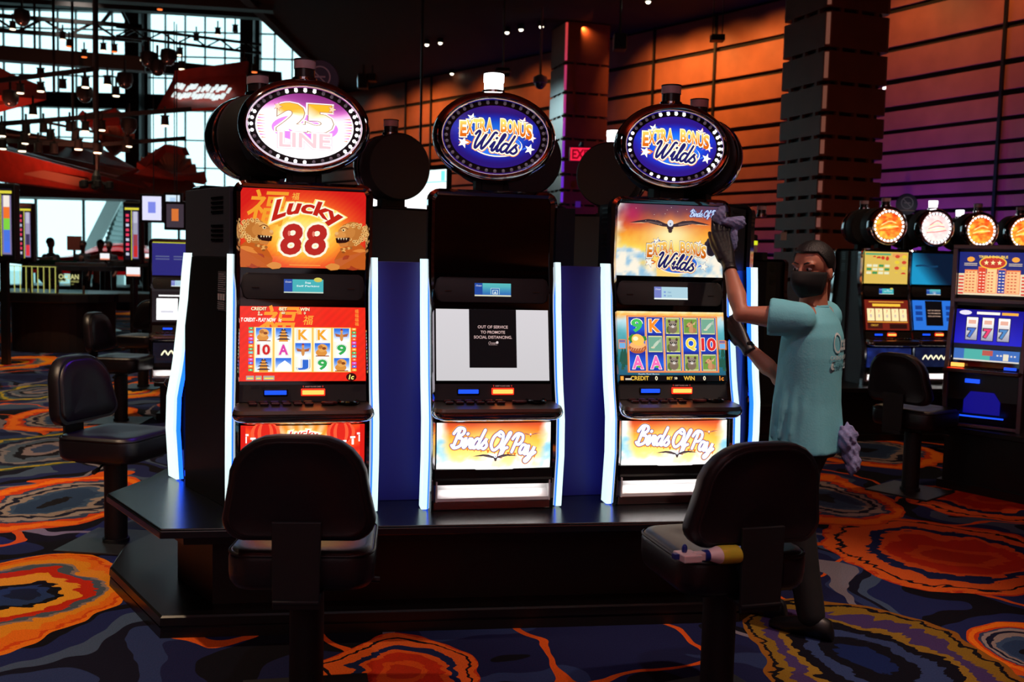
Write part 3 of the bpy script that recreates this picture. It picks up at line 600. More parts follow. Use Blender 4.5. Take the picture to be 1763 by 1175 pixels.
def make_topper(root, art, lit, candle_on=False, bulbs=True, rx=.275, rz=.2, br=.0075, nb_=36):
    hr_ = min(.2, rz)
    n = 64; m = zmb(); rings = []
    def R(a, b, y): return [(a * math.cos(2 * PI * k / n), y, ZT + b * math.sin(2 * PI * k / n)) for k in range(n)]
    prof = [(.0, .05), (.004, .02), (.0, -.01), (-.012, -.035), (-.026, -.045), (-.04, -.035), (-.046, -.012), (-.046, .05)]
    m.loft([R(rx + d, rz + d, y) for d, y in prof], True, False, wrap=True)
    top = m.build('topper', M_CHROME, root, smooth=50)
    m = zmb(); m.loft([R(rx - .045, rz - .045, -.014), R(rx - .045, rz - .045, .045), R(rx - .05, rz - .05, .05)]); m.build('bulb_panel', mat('dark_bulb_panel', (24, 18, 22), .35), top)
    m = zmb(); m.lathe([(hr_ * .8, .045), (hr_ - .003, .05), (hr_, .06), (hr_, .2), (hr_ - .008, .21), (.02, .212)], (0, 0, ZT), 48, 'y'); m.build('topper_housing', M_MATTE, top, smooth=40)
    m = zmb()
    m.lathe([(hr_ + .003, .055), (hr_ + .006, .06), (hr_ + .003, .065)], (0, 0, ZT), 48, 'y'); m.build('housing_trim', M_CHROME, top, smooth=50)
    cv = art
    rxs, rzs = .215 * (rx / .275), .143 * (rz / .2)
    if cv: cv.build('topper_screen', lambda x, y, o: (x * (rx / .275) * .95, -.018 - o - .012 * (1 - (x / .215) ** 2 - (y / .143) ** 2), ZT - Z0 + y * .955 * (rz / .2)), SM_HOT, top)
    if bulbs:
        N = nb_; proto = None
        for k in range(N):
            a = 2 * PI * k / N; on = (True if lit == 'all' else (k // 4) % 2 == 0) if lit else False
            x, z = (rx - .0545) * math.cos(a), (rz - .0505) * math.sin(a)
            if proto is None:
                proto = {}
                for key, mm in ((True, M_BULB_ON), (False, M_BULB_DIM)):
                    q = MB(); q.lathe([(br, 0), (br * .95, -.004), (br * .55, -.008)], (0, 0, 0), 10, 'y'); ob = q.build('bulb', mm, top, smooth=60); proto[key] = ob; ob.hide_render = False
                first = dict(proto)
            if first.get(on) is not None: ob = first.pop(on)
            else: ob = proto[on].copy(); C.objects.link(ob); ob.parent = top
            ob.location = (x, -.014, ZT - Z0 + z)
        for ob in list(first.values()): bpy.data.objects.remove(ob)
    # neck and candle
    m = zmb(); m.prism([(-.05, .1), (.05, .1), (.05, .02), (-.05, .02)], 1.9, 1.97); m.prism([(-.085, .13), (.085, .13), (.085, .03), (-.085, .03)], 1.895, 1.915); m.prism([(-.075, .12), (.075, .12), (.075, .035), (-.075, .035)], 1.9, ZT - rz + .03)
    m.build('neck', M_MATTE, root, bevel=.004)
    m = zmb(); m.lathe([(.052, ZT + rz - .02), (.052, ZT + rz + .012), (.045, ZT + rz + .016)], (0, .06, 0), 24); cb = m.build('candle', M_CHROME, root, smooth=40)
    on = M_CANDLE_ON if candle_on else M_CANDLE_OFF; lo = M_CANDLE_ON if candle_on else M_CLEAR
    m = zmb(); m.lathe([(.043, ZT + rz + .014), (.043, ZT + rz + .05)], (0, .06, 0), 24); m.build('lower_lens', lo, cb, smooth=40)
    m = zmb(); m.lathe([(.046, ZT + rz + .05), (.046, ZT + rz + .084), (.042, ZT + rz + .088)], (0, .06, 0), 24); m.build('upper_lens', on, cb, smooth=40)
    m = zmb(); m.lathe([(.047, ZT + rz + .086), (.047, ZT + rz + .091), (.03, ZT + rz + .093)], (0, .06, 0), 24); m.build('candle_cap', M_BLACK, cb, smooth=40)
def make_machine(name, label, loc, rz, arts, group=None, neon=True, lit_bulbs=True, candle_on=False, topper=True, bulbs=True, rails=None, top_rx=.275, top_rz=.2, br=.0075, nb_=36):
    root = thing(name, label, 'slot machine', loc, rz, group); rails = rails or M_CHROME
    zs = [.50, .6, .68, .74, .82, .9, .96, 1.03, 1.09, 1.2, 1.3, 1.385, 1.45, 1.52, 1.6, 1.7, 1.8, 1.885]
    # body
    side = [(F(z) + .035, z) for z in zs] + [(.3, 1.885), (.3, .50)]
    m = zmb(); m.prism(side, -.257, .257, 'x'); body = m.build('cabinet', M_DARKGREY if not neon else M_MATTE, root)
    # side vents on both flanks
    m = zmb()
    for sx in (-1, 1):
        for g in (1.68, 1.8):
            for k in range(4): m.box((sx * .2575, .2, g + k * .022), (.006, .09, .008))
    m.build('side_vent', M_BLACK, body)
    # bezel: two rails that follow the profile, joined by a rounded top bar
    path_o = [(-.292 if z > 1.5 else -.286, z) for z in zs[:-1]] + [(-.294, 1.86)] + [(-.294 + .05 - .05 * math.cos(t * PI / 8), 1.862 + .05 * math.sin(t * PI / 8)) for t in range(1, 5)]
    path_i = [(-.263, z) for z in zs[:-1]] + [(-.263, 1.86)] + [(-.263 + .012 * math.sin(t * PI / 8), 1.862 + .022 * math.sin(t * PI / 8)) for t in range(1, 5)]
    po = path_o + [(-x, z) for x, z in reversed(path_o)]; pi = path_i + [(-x, z) for x, z in reversed(path_i)]
    vs = []; fs = []
    for (xo, zo), (xi, zi) in zip(po, pi):
        xm, zm = (xo + xi) / 2, (zo + zi) / 2
        vs += [(xo, F(zo) + .05, zo), (xo, F(zo) - .006, zo), (xm, F(zm) - .019, zm), (xi, F(zi) - .008, zi), (xi, F(zi) + .03, zi)]
    n = len(po)
    for i in range(n - 1):
        for j in range(4): fs.append((i * 5 + j, i * 5 + j + 1, (i + 1) * 5 + j + 1, (i + 1) * 5 + j))
        fs.append((i * 5 + 4, i * 5, (i + 1) * 5, (i + 1) * 5 + 4))
    fs += [(0, 1, 2, 3, 4), tuple((n - 1) * 5 + j for j in (4, 3, 2, 1, 0))]
    m = zmb(); m.add(vs, fs); m.build('bezel', rails, root, smooth=35)
    # black glass front
    m = zmb(); zz = [1.0, 1.03, 1.06, 1.09, 1.2, 1.3, 1.385, 1.42, 1.45, 1.5, 1.55, 1.6, 1.7, 1.8, 1.885]
    m.loft([[(x, F(z) + o, z) for x, o in ((-.262, .0), (.262, .0), (.262, .02), (-.262, .02))] for z in zz]); m.build('front_glass', M_GLASSBLK, root, smooth=30)
    if arts.get('top'):
        cv, w, h = arts['top']; cv.build('top_screen', fit(1.714), SM, root)
    # player tracking panel between the two screens
    m = zmb()
    pp = [(-.262, .0), (-.25, .045), (-.235, .055), (.235, .055), (.25, .045), (.262, .0), (.25, -.045), (.235, -.055), (-.235, -.055), (-.25, -.045)]
    m.loft([[(x * s, F(1.468 + z) - o, 1.468 + z * s) for x, z in pp] for s, o in ((1.0, .0), (1.0, .008), (.975, .011))]); tp = m.build('player_panel', M_MATTE, root, smooth=25)
    cv, w, h = arts['player']; cv.build('player_display', lambda x, y, o: (x, F(1.47 + y) - .0125 - o, 1.47 + y - Z0), SM, tp)
    m = zmb()
    for sx in (-1, 1): m.box((sx * .2, F(1.47) - .012, 1.462), (.03, .004, .004))
    m.build('speaker_slit', M_BRUSH, tp)
    if arts.get('main'):
        cv, w, h = arts['main']; cv.build('main_screen', fit(1.226), SM_TOP, root)
    # strip with bill slot, ticket slot and speaker dish
    m = zmb(); m.loft([[(x, F(z) - o, z) for x, o in ((-.266, .001), (.266, .001), (.266, -.02), (-.266, -.02))] for z in (.985, 1.02, 1.055)]); cp = m.build('control_panel', M_MATTE, root)
    pz = 1.024
    for nm, x, w, core, edge in (('bill_slot', -.115, .1, M_BLUELIT, M_BLACK), ('ticket_slot', .04, .1, M_REDLIT, M_REDGLOW)):
        m = zmb(); m.box((x, F(pz) - .004, pz), (w, .012, .03)); q = m.build(nm, edge, cp, bevel=.003)
        m = zmb(); m.box((x, F(pz) - .011, pz), (w - .01, .006, .018)); m.build('lit_mouth', core, q, bevel=.002)
    cvs = Canvas(); cvs.text('INSERT PLAYER CARD', 0, 0, .005, (200, 150, 140), .066); cvs.rect(-.042, -.003, -.039, .004, (220, 60, 50)); cvs.rect(.039, -.003, .042, .004, (220, 60, 50)); cvs.build('card_sign', fit(1.047, .004, .04), SM, cp)
    # button deck
    def deck(s, r=.05):
        P = [(-.262, -.10), (.262, -.10)]
        for k in range(7): t = k * PI / 12; P.append((.285 * s - r + r * math.cos(-t), -.275 * s + r + -r * math.sin(t)))
        for k in range(7): t = PI / 2 + k * PI / 12; P.append((-.285 * s + r + r * math.cos(t), -.275 * s + r - r * math.sin(t)))
        return P
    tilt = lambda p, z: (p[0], p[1], z + (p[1] + .10) * .1)
    m = zmb(); m.loft([[tilt(p, z) for p in deck(s)] for s, z in ((.955, .94), (1.0, .955), (1.005, .972), (.985, .985))]); dk = m.build('button_deck', M_BRUSH, root, smooth=25)
    m = zmb(); m.loft([[tilt(p, z) for p in deck(s)] for s, z in ((.90, .925), (.97, .936), (1.0, .948), (1.012, .96), (1.008, .968), (.9, .966))]); m.build('deck_lip', M_CHROME, dk, smooth=40)
    bt = None
    for r in range(2):
        for k in range(6):
            x, y = -.21 + k * .0455 + (0.004 if r else 0), -.145 - r * .034
            if bt is None:
                q = MB(); q.prism([(-.018, -.012), (.018, -.012), (.018, .012), (-.018, .012)], 0, .012); bt = q.build('button', mat('smoky_button', (52, 22, 26), .25), dk, bevel=.005); b = bt
            else: b = bt.copy(); C.objects.link(b); b.parent = dk
            b.location = (x, y, .985 + (y + .10) * .1 - Z0)
    m = zmb(); m.prism([(.075, -.16), (.13, -.155), (.14, -.18), (.12, -.195), (.085, -.193), (.07, -.18)], .98, .992); m.build('spin_button', mat('maroon_button', (70, 22, 24), .3), dk, bevel=.004)
    m = zmb(); m.lathe([(.048, .0), (.05, .008), (.044, .012), (.036, .004), (.01, .001)], (.185, -.15, .982), 28); m.build('cup_ring', M_GLASSBLK, dk, smooth=40)
    m = zmb(); m.box((.186, -.122, .988), (.022, .006, .004)); m.build('cup_light', M_BLUELIT, dk)
    # belly
    m = zmb(-.012); m.loft([[(x, F(z) + o, z) for x, o in ((-.262, .012), (.262, .012), (.262, .03), (-.262, .03))] for z in (.69, .74, .8, .86, .91)]); bl = m.build('belly_panel', M_GLASSBLK, root)
    cv, w, h = arts['belly']; cv.build('belly_screen', lambda x, y, o: (x, F(.8 + y) + .006 - .02 * (1 - (x / .26) ** 2) - o, .788 + y - Z0), SM_HOT, bl)
    m = zmb(-.012); m.prism([(F(.7) - .012, .7), (F(.66) - .018, .66), (F(.648) - .012, .648), (F(.63) - .01, .628), (F(.63) - .004, .628), (F(.648) + .03, .65), (F(.7) + .03, .7)], -.262, .262, 'x'); m.build('lower_band', M_BLACK, root)
    m = zmb(-.012)
    a = F(.6); m.add([(-.25, a - .006, .64), (.25, a - .006, .64), (.25, a + .025, .62), (-.25, a + .025, .62), (-.25, a + .022, .6), (.25, a + .022, .6), (-.25, a - .018, .57), (.25, a - .018, .57), (-.25, a - .02, .556), (.25, a - .02, .556)], [(0, 1, 2, 3), (3, 2, 5, 4), (4, 5, 7, 6), (6, 7, 9, 8)])
    for sx in (-1, 1): m.box((sx * .253, a, .6), (.006, .05, .09))
    tr = m.build('coin_tray', M_TRAY, root)
    m = zmb(-.012); m.box((0, a + .006, .632), (.46, .018, .004)); m.build('tray_lamp', mat('tray_lamp', (255, 255, 255), .4, emit=(255, 250, 245), es=13), tr)
    m = zmb(-.012); m.prism([(F(.54) - .015, .553), (F(.52) - .01, .514), (F(.52) + .04, .514), (F(.54) + .04, .553)], -.262, .262, 'x'); m.build('kick_bar', rails, root, bevel=.003)
    if neon:
        nz = [.508, .6, .68, .74, .82, .9, .96, 1.03, 1.09, 1.2, 1.3, 1.385, 1.45, 1.52, 1.575, 1.6]
        for sx in (-1, 1):
            m = zmb(); m.loft([[(sx * x, F(z) + y, z) for x, y in ((.2905, -.006), (.295, -.012), (.312, -.012), (.317, -.006), (.317, .066), (.303, .066), (.303, .03), (.2905, .03))] for z in nz]); st = m.build('light_strip', M_NEON, root, smooth=30)
            m = zmb(); m.loft([[(sx * x, F(z) + y, z) for x, y in ((.2815, -.004), (.2905, -.007), (.2905, .03), (.303, .03), (.303, .066), (.2815, .066))] for z in nz]); m.build('light_strip_edge', M_NEONB, st)
    if topper: make_topper(root, arts['oval'], lit_bulbs, candle_on, bulbs, top_rx, top_rz, br, nb_)
    return root
YAW = math.radians(13)
m1 = make_machine('slot_machine', 'red lit slot machine with Lucky 88 screens and a pink 25 LINE oval topper', (-.905, 4.26, Z0), math.radians(14), dict(top=art_lucky_top(), main=art_lucky_reels(), belly=art_lucky_belly(), player=art_player(0), oval=art_25()))
m2 = make_machine('slot_machine', 'slot machine with dark upper screen and OUT OF SERVICE notice on its white lower screen', (-.099, 4.45, Z0), math.radians(12), dict(main=art_oos(), belly=art_birds_belly(), player=art_player(1), oval=art_ebw_oval(.85)), lit_bulbs=False, candle_on=True)
m3 = make_machine('slot_machine', 'slot machine with eagle top screen and animal reels being wiped by the worker', (.727, 4.64, Z0), math.radians(12), dict(top=art_bird_top(), main=art_bird_reels(), belly=art_birds_belly(), player=art_player(2), oval=art_ebw_oval()))
def facing(dx, dy): return math.atan2(dy, dx) + PI / 2          # front of a machine is its local -y
RG = 'machines on the back and ends of the bank'
rb = make_machine('slot_machine', 'black slot machine on the left end of the bank seen from its side', (-1.285, 4.80, Z0), facing(-.62, .78), dict(top=art_bird_top(), main=art_lucky_reels(), belly=art_birds_belly(), player=art_player(0), oval=art_oval_fire()), bulbs=False, group=RG, top_rx=.215)
re_ = dup(rb, (.945, 5.12, Z0), facing(.50, .86), 'black slot machine on the right end of the bank, its light strip beside the worker', RG)
dup(rb, (.0, 5.5, Z0), facing(-.22, .97), 'slot machine facing away right behind the out of service one', RG)
dup(rb, (-.8, 6.15, Z0), facing(-.5, .87), 'slot machine facing away whose dark round topper shows between the first two ovals', RG)
r5 = dup(rb, (.625, 6.35, Z0), facing(.3, .95), 'slot machine facing away with a dark round topper left of the third oval', RG)
for o in C.objects:                                   # its candle is lit
    pass
def relens(root):
    for o in list(C.objects):
        if o.parent and o.parent.parent == root and o.name.startswith(('lower_lens', 'upper_lens')):
            o.data = o.data.copy(); o.data.materials.clear(); o.data.materials.append(M_CANDLE_ON)
relens(r5); rb.scale = (1, 1.5, 1)

# ------------------------------------------------------------------ the bank they stand on
top_poly = [tuple(onz(275, 912, .5))[:2], tuple(onz(183, 850, .5))[:2], (-1.76, 4.75), (-1.75, 5.1), (-1.6, 6.9), (1.3, 7.0), (1.42, 5.1), (1.2, 4.62), (1.02, 4.22)]
bank = thing('gaming_bank', 'black laminate counter bank carrying the three lit slot machines', 'counter', (0, 0, 0))
def inset(P, d):
    n = len(P); c = (sum(p[0] for p in P) / n, sum(p[1] for p in P) / n); out = []
    for i in range(n):
        a, b, e = Vector(P[i - 1]), Vector(P[i]), Vector(P[(i + 1) % n]); u = (b - a).normalized(); v = (e - b).normalized()
        n1 = Vector((u.y, -u.x)); n2 = Vector((v.y, -v.x)); bis = (n1 + n2)
        k = d / max(.3, (1 + n1.dot(n2))); q = b + bis * k
        q2 = b - bis * k
        cc = Vector(c); out.append(tuple(q if (q - cc).length < (q2 - cc).length else q2))
    return out
m = MB(); m.prism(top_poly, .46, .492); m.prism(inset(top_poly, .004), .492, .5); m.build('counter_top', mat('black_counter_laminate', (11, 12, 15), .24, spec=.9, bump=.02, bscale=400), bank, bevel=.006)
ped = inset(top_poly, .28); m = MB(); m.prism(ped, .09, .46); m.build('pedestal', mat('dark_wood_panel', (30, 20, 15), .5, bump=.05), bank)
m = MB(); m.prism(inset(top_poly, .12), .4, .462); m.build('counter_skirt', M_BLACK, bank)
pl = [(-1.43, 3.984), (-1.90, 4.62), (-1.97, 4.98), (-1.9, 5.3), (-1.8, 7.0), (1.38, 7.1), (1.52, 5.1), (1.28, 4.64), (1.06, 4.35)]
m = MB(); m.prism(pl, .0, .04, top=inset(pl, .004)); m.prism(inset(pl, .012), .04, .052); m.prism(pl, .052, .085, top=inset(pl, .003)); m.prism(inset(pl, .003), .085, .092, top=inset(pl, .012)); m.build('plinth', mat('black_plinth', (17, 13, 11), .34), bank)
# filler panels between the cabinets
def wall_piece(name, a, b, z0, z1, t, mt, parent, vents=None):
    a, b = Vector(a), Vector(b); d = (b - a).normalized(); nrm = Vector((-d.y, d.x)) * t
    m = MB(); m.prism([tuple(a), tuple(b), tuple(b + nrm), tuple(a + nrm)], z0, z1); o = m.build(name, mt, None, bevel=.003); return tag(o, parent, 'panel')
wall_piece('filler_panel', (-.61, 4.40), (-.385, 4.45), Z0, 1.585, .04, M_NAVY, 'dark blue filler panel between the Lucky 88 machine and the out of service one')
wall_piece('filler_panel', (.21, 4.58), (.465, 4.64), Z0, 1.585, .04, M_NAVY, 'dark blue filler panel between the out of service machine and the eagle one')
sidep = wall_piece('filler_panel', (-1.53, 4.60), (-1.205, 4.19), Z0, 1.585, .03, M_BLACK, 'tall black side panel between the two light strips at the left end of the bank')
wall_piece('filler_panel', (1.05, 4.78), (1.17, 4.98), Z0, 1.585, .04, M_BLACK, 'narrow black panel at the right end of the bank by the worker')
up = wall_piece('upper_filler_panel', (-1.525, 4.594), (-1.205, 4.19), 1.585, 1.885, .05, M_DARKGREY, 'dark grey vented panel above the black side panel at the left end')
dv = (Vector((-1.205, 4.19)) - Vector((-1.525, 4.594))).normalized(); nv = Vector((dv.y, -dv.x)); ang = math.atan2(dv.y, dv.x)
for g in (1.66, 1.78):
    for k in range(4):
        p = Vector((-1.205, 4.19)) - dv * .13 + nv * .0; m = MB(); m.box((p.x, p.y, g + k * .02), (.13, .008, .009), rz=ang); m.build('vent_slot', M_GLASSBLK, up)
def decal(cv, a, b, zc, t, name, parent, mt):
    """artwork on the vertical plane through plan points a -> b, centred at distance t along it"""
    a, b = Vector(a), Vector(b); d = (b - a).normalized(); n = Vector((d.y, -d.x)); c = a + d * t
    return cv.build(name, lambda x, y, o: (c.x + d.x * x + n.x * (.0015 + o), c.y + d.y * x + n.y * (.0015 + o), zc + y), mt, parent)
cv = Canvas(); cv.text('COIN OUT', 0, 0, .012, (70, 70, 80), .07); decal(cv, (-1.525, 4.594), (-1.205, 4.19), 1.615, .28, 'panel_lettering', up, print_mat('printed'))
cv = Canvas(); cv.rect(-.045, -.085, .045, .085, (60, 58, 66))
for k in range(9): cv.rect(-.04, .07 - k * .009, .04 if k % 3 else .02, .074 - k * .009, (112, 108, 118))
for k in range(3): cv.rect(-.04 + k * .028, -.04, -.018 + k * .028, -.012, (150, 146, 156))
for k in range(4): cv.rect(-.04, -.05 - k * .009, .035, -.046 - k * .009, (112, 108, 118))
decal(cv, (-1.53, 4.60), (-1.205, 4.19), 1.44, .45, 'rating_plate', sidep, print_mat('printed'))

# ================================================================== chairs
def rr(w, h, r, n=5, wt=1.0, rt=None):
    """rounded outline, centred at x = 0, y from 0 to h; wt scales the top width"""
    rt = rt or r; P = []
    for cx, cy, a0, R in ((w / 2 - r, r, -90, r), (w / 2 * wt - rt, h - rt, 0, rt), (-w / 2 * wt + rt, h - rt, 90, rt), (-w / 2 + r, r, 180, r)):
        for k in range(n + 1): t = math.radians(a0 + 90 * k / n); P.append((cx + R * math.cos(t), cy + R * math.sin(t)))
    return P
def make_chair(label, loc, ang, plate_rz=0.0, wide=1.0):
    """front of the chair is local +y"""
    t = thing('casino_stool', label, 'chair', loc, ang)
    def pl_(P, k, z): return [(p[0] * k, (p[1] - .21) * k, z) for p in P]
    P = rr(.49, .46, .09, 6, .96)
    m = MB(); m.loft([pl_(P, s, z) for s, z in ((.8, .485), (.93, .49), (.985, .51), (1, .54), (1, .59), (.985, .606), (.97, .612))] ); seat = m.build('seat', M_LEATHER, t, smooth=50)
    m = MB(); m.loft([[(p[0], p[1], p[2] + .012 * math.exp(-(p[0] / .14) ** 2) * 0) for p in pl_(P, s, z)] for s, z in ((.965, .606), (.94, .62), (.85, .626), (.6, .622), (.3, .614), (.05, .612))]); m.build('seat_cushion', M_LEATHER, seat, smooth=60)
    m = MB(); m.loft([pl_(P, s, z) for s, z in ((.988, .602), (1.004, .606), (1.004, .610), (.985, .614))], caps=False); m.build('piping', M_LEATHER_EDGE, seat, smooth=60)
    # back: stands behind the seat, leaning back a little
    B = rr(.5 * wide, .36, .07, 6, .9, .165); y0 = -.235
    def bk(s, y): return [(p[0] * s, y0 + y - (p[1] - .18) * s * .14 + .035 * (p[0] * s / .25) ** 2, .845 + (p[1] - .18) * s) for p in B]
    m = MB(); m.loft([bk(s, y) for s, y in ((.9, -.04), (.97, -.037), (1.0, -.025), (1.0, .015), (.97, .028))]); back = m.build('backrest', M_LEATHER, t, smooth=50)
    m = MB(); m.loft([bk(s, y) for s, y in ((.9, .024), (.885, .038), (.84, .046), (.5, .05), (.1, .05))]); m.build('back_cushion', M_LEATHER, back, smooth=60)
    m = MB(); m.loft([bk(s, y) for s, y in ((.91, -.036), (.905, -.044), (.88, -.046), (.86, -.043), (.5, -.046), (.1, -.046))]); m.build('back_shell', M_LEATHER, back, smooth=60)
    m = MB(); m.prism([(-.075, .45), (.075, .45), (.08, .74), (-.08, .74)], -.272, -.258, 'y'); m.box((0, -.2, .475), (.15, .16, .012)); m.build('back_bracket', M_MATTE, t, bevel=.003)
    m = MB(); m.box((0, 0, .476), (.3, .28, .02)); m.build('swivel_plate', M_MATTE, t, bevel=.003)
    m = MB(); m.lathe([(.06, .01), (.06, .44), (.045, .44), (.045, .47)], (0, 0, 0), 28); m.lathe([(.07, .008), (.07, .03), (.06, .034)], (0, 0, 0), 28); m.build('post', M_MATTE, t, smooth=40)
    m = MB(); m.tube([(.06, .0, .462), (.16, .03, .462), (.2, .04, .452)], .006, 8); m.tube([(.2, .04, .452), (.25, .05, .446)], .012, 8); m.build('height_lever', M_BLACK, t, smooth=40)
    m = MB(); m.m = Matrix.Rotation(plate_rz, 4, 'Z'); m.box((0, .0, .006), (.46, .46, .012)); m.build('base_plate', mat('brushed_dark_plate', (44, 46, 52), .45, metal=.4), t, bevel=.003)
    return t
ch = make_chair('black vinyl stool with its back to us in front of the red Lucky 88 machine', (-.70, 3.40, 0), math.radians(4), math.radians(8))
c2 = dup(ch, (.775, 3.48, 0), math.radians(17), 'black vinyl stool with a spray bottle on its seat beside the worker')
ca = dup(ch, (-2.147, 5.318, 0), math.radians(-14) - PI / 2, 'black vinyl stool with purple sheen on its backrest by the left end of the bank')
cb = dup(ch, (-3.66, 9.2, 0), math.radians(-4) - PI / 2, 'black vinyl stool behind the purple-sheened one, beside the far slot machine')
cc = dup(ch, (-4.35, 11.6, 0), math.radians(-100) - PI / 2, 'dim stool at the pit table just left of the far slot machine')
cr = dup(ch, (2.93, 7.1, 0), math.radians(35) - PI / 2, 'black vinyl stool on a square plate facing the right-hand machines')
cr2 = dup(ch, (4.15, 8.7, 0), math.radians(100) - PI / 2, 'dark stool in front of the blue-screened machine, half behind another stool')
# ================================================================== the setting
def S(o): return tag(o, kind='structure')
# ---- carpet
def carpet_mat():
    m = bpy.data.materials.new('patterned_carpet'); m.use_nodes = True; nt = m.node_tree; N = nt.nodes; Lk = nt.links; b = N['Principled BSDF']
    def nd(t, **k):
        n = N.new('ShaderNode' + t)
        for a, v in k.items(): setattr(n, a, v)
        return n
    geo = nd('NewGeometry')
    def noise(scale, detail=3, vec=None, sc=None, rough=.5):
        n = nd('TexNoise'); n.inputs['Scale'].default_value = scale; n.inputs['Detail'].default_value = detail; n.inputs['Roughness'].default_value = rough
        Lk.new(vec or geo.outputs['Position'], n.inputs['Vector']); return n
    def vm(op, a, b_):
        n = nd('VectorMath', operation=op)
        for i, x in enumerate((a, b_)):
            if isinstance(x, (tuple, list, Vector)): n.inputs[i].default_value = x
            else: Lk.new(x, n.inputs[i])
        return n.outputs[0] if op != 'LENGTH' else n.outputs['Value']
    def mt(op, a, b_=0.0, c=None):
        n = nd('Math', operation=op)
        for i, x in enumerate((a, b_) + ((c,) if c is not None else ())):
            if isinstance(x, (int, float)): n.inputs[i].default_value = x
            else: Lk.new(x, n.inputs[i])
        return n.outputs[0]
    n1 = noise(1.5, 2); n2 = noise(5.0, 1)
    w1 = vm('MULTIPLY', vm('SUBTRACT', n1.outputs['Color'], (.5, .5, .5)), (.5, .5, 0)); w2 = vm('MULTIPLY', vm('SUBTRACT', n2.outputs['Color'], (.5, .5, .5)), (.08, .08, 0))
    P = vm('ADD', vm('ADD', geo.outputs['Position'], w1), w2)
    def ramp(fac, stops, interp='CONSTANT'):
        r = nd('ValToRGB'); r.color_ramp.interpolation = interp; e = r.color_ramp.elements
        while len(e) > 1: e.remove(e[-1])
        e[0].position = 0; e[0].color = col(stops[0][1])
        for p, c in stops[1:]: q = e.new(p); q.color = col(c)
        Lk.new(fac, r.inputs[0]); return r.outputs[0]
    def mix(f, a, c):
        n = nd('Mix', data_type='RGBA'); Lk.new(f, n.inputs[0])
        for i, x in ((6, a), (7, c)):
            if isinstance(x, tuple): n.inputs[i].default_value = x
            else: Lk.new(x, n.inputs[i])
        return n.outputs[2]
    # ground: marbled navy, black and slate bands with thin tendrils
    g1 = noise(.55, 2, P); band = mt('PINGPONG', mt('MULTIPLY', g1.outputs['Fac'], 5.2), 1.0)
    ground = ramp(band, [(0, (16, 15, 24)), (.16, (30, 34, 74)), (.42, (46, 60, 104)), (.56, (22, 22, 40)), (.64, (70, 88, 116)), (.74, (34, 42, 90)), (.9, (17, 15, 24))])
    g2 = noise(.7, 1, P); t = mt('LESS_THAN', mt('ABSOLUTE', mt('SUBTRACT', g2.outputs['Fac'], .52)), .0065); ground = mix(t, ground, col(226, 92, 26))
    g3 = noise(.5, 1, vm('ADD', P, (7, 3, 0))); t3 = mt('LESS_THAN', mt('ABSOLUTE', mt('SUBTRACT', g3.outputs['Fac'], .47)), .006); ground = mix(t3, ground, col(128, 122, 132))
    # medallions: centre, half sizes and turn of each ring, in metres on the floor
    def px(cx, cy, x0, x1, y0, y1):
        c = onz(cx, cy); a = (onz(x1, cy) - onz(x0, cy)).length / 2; bb = abs(onz(cx, y0).y - onz(cx, y1).y) / 2
        mx = (onz((x0 + x1) / 2, cy)); my = (onz(cx, y0).y + onz(cx, y1).y) / 2
        return (mx.x, my, a, bb)
    pal = {
     'A': [(0, (28, 36, 60)), (.14, (40, 62, 104)), (.24, (18, 16, 22)), (.31, (244, 166, 40)), (.45, (206, 44, 18)), (.56, (78, 92, 104)), (.63, (150, 128, 118)), (.67, (240, 150, 34)), (.8, (246, 120, 24)), (.9, (226, 78, 18)), (.94, (250, 130, 26))],
     'B': [(0, (24, 22, 28)), (.13, (44, 66, 100)), (.36, (60, 84, 116)), (.44, (150, 136, 128)), (.52, (26, 30, 52)), (.6, (160, 146, 140)), (.68, (60, 70, 100)), (.74, (214, 66, 22)), (.82, (252, 126, 24)), (.95, (226, 84, 22))],
     'C': [(0, (60, 76, 110)), (.22, (140, 126, 130)), (.36, (24, 22, 30)), (.46, (80, 96, 116)), (.6, (128, 124, 130)), (.68, (30, 34, 60)), (.8, (60, 84, 100)), (.88, (178, 158, 44)), (.95, (74, 90, 60))],
     'K': [(0, (196, 52, 22)), (.2, (226, 84, 26)), (.3, (204, 50, 22)), (.5, (236, 96, 34)), (.58, (30, 40, 84)), (.68, (236, 104, 40)), (.84, (24, 22, 34)), (.88, (240, 106, 34)), (.97, (206, 62, 26))],
     'M': [(0, (24, 40, 90)), (.2, (16, 16, 26)), (.34, (52, 68, 110)), (.48, (18, 16, 26)), (.6, (150, 116, 40)), (.68, (74, 56, 104)), (.8, (140, 108, 34)), (.9, (20, 18, 24)), (.94, (150, 96, 30))]}
    L_ = [('A', px(10, 1035, -215, 232, 952, 1140)), ('B', px(95, 868, -60, 232, 818, 920)), ('C', px(85, 779, -60, 190, 746, 812)), ('B', px(115, 722, 8, 240, 698, 746)), ('C', px(80, 673, 18, 150, 658, 690)), ('A', px(15, 626, -60, 90, 611, 642)),
          ('K', px(-10, 583, -60, 60, 570, 596)), ('A', px(250, 668, 190, 300, 650, 690)), ('K', px(700, 1120, 585, 800, 1086, 1240)),
          ('B', px(1425, 860, 1300, 1540, 818, 905)), ('B', px(1480, 776, 1370, 1610, 748, 806)), ('K', px(1545, 736, 1440, 1640, 718, 756)), ('A', px(1450, 698, 1385, 1492, 686, 709)),
          ('K', px(1620, 955, 1425, 1850, 898, 1022)), ('K', px(1725, 862, 1568, 1860, 832, 902)), ('M', px(1500, 1115, 1270, 1690, 1035, 1250)), ('B', px(1800, 1130, 1700, 1900, 1080, 1200)),
          ('A', (-3.2, 2.0, .8, .6)), ('K', (.3, 1.6, .8, .6)), ('B', (2.9, 1.2, .9, .7))]
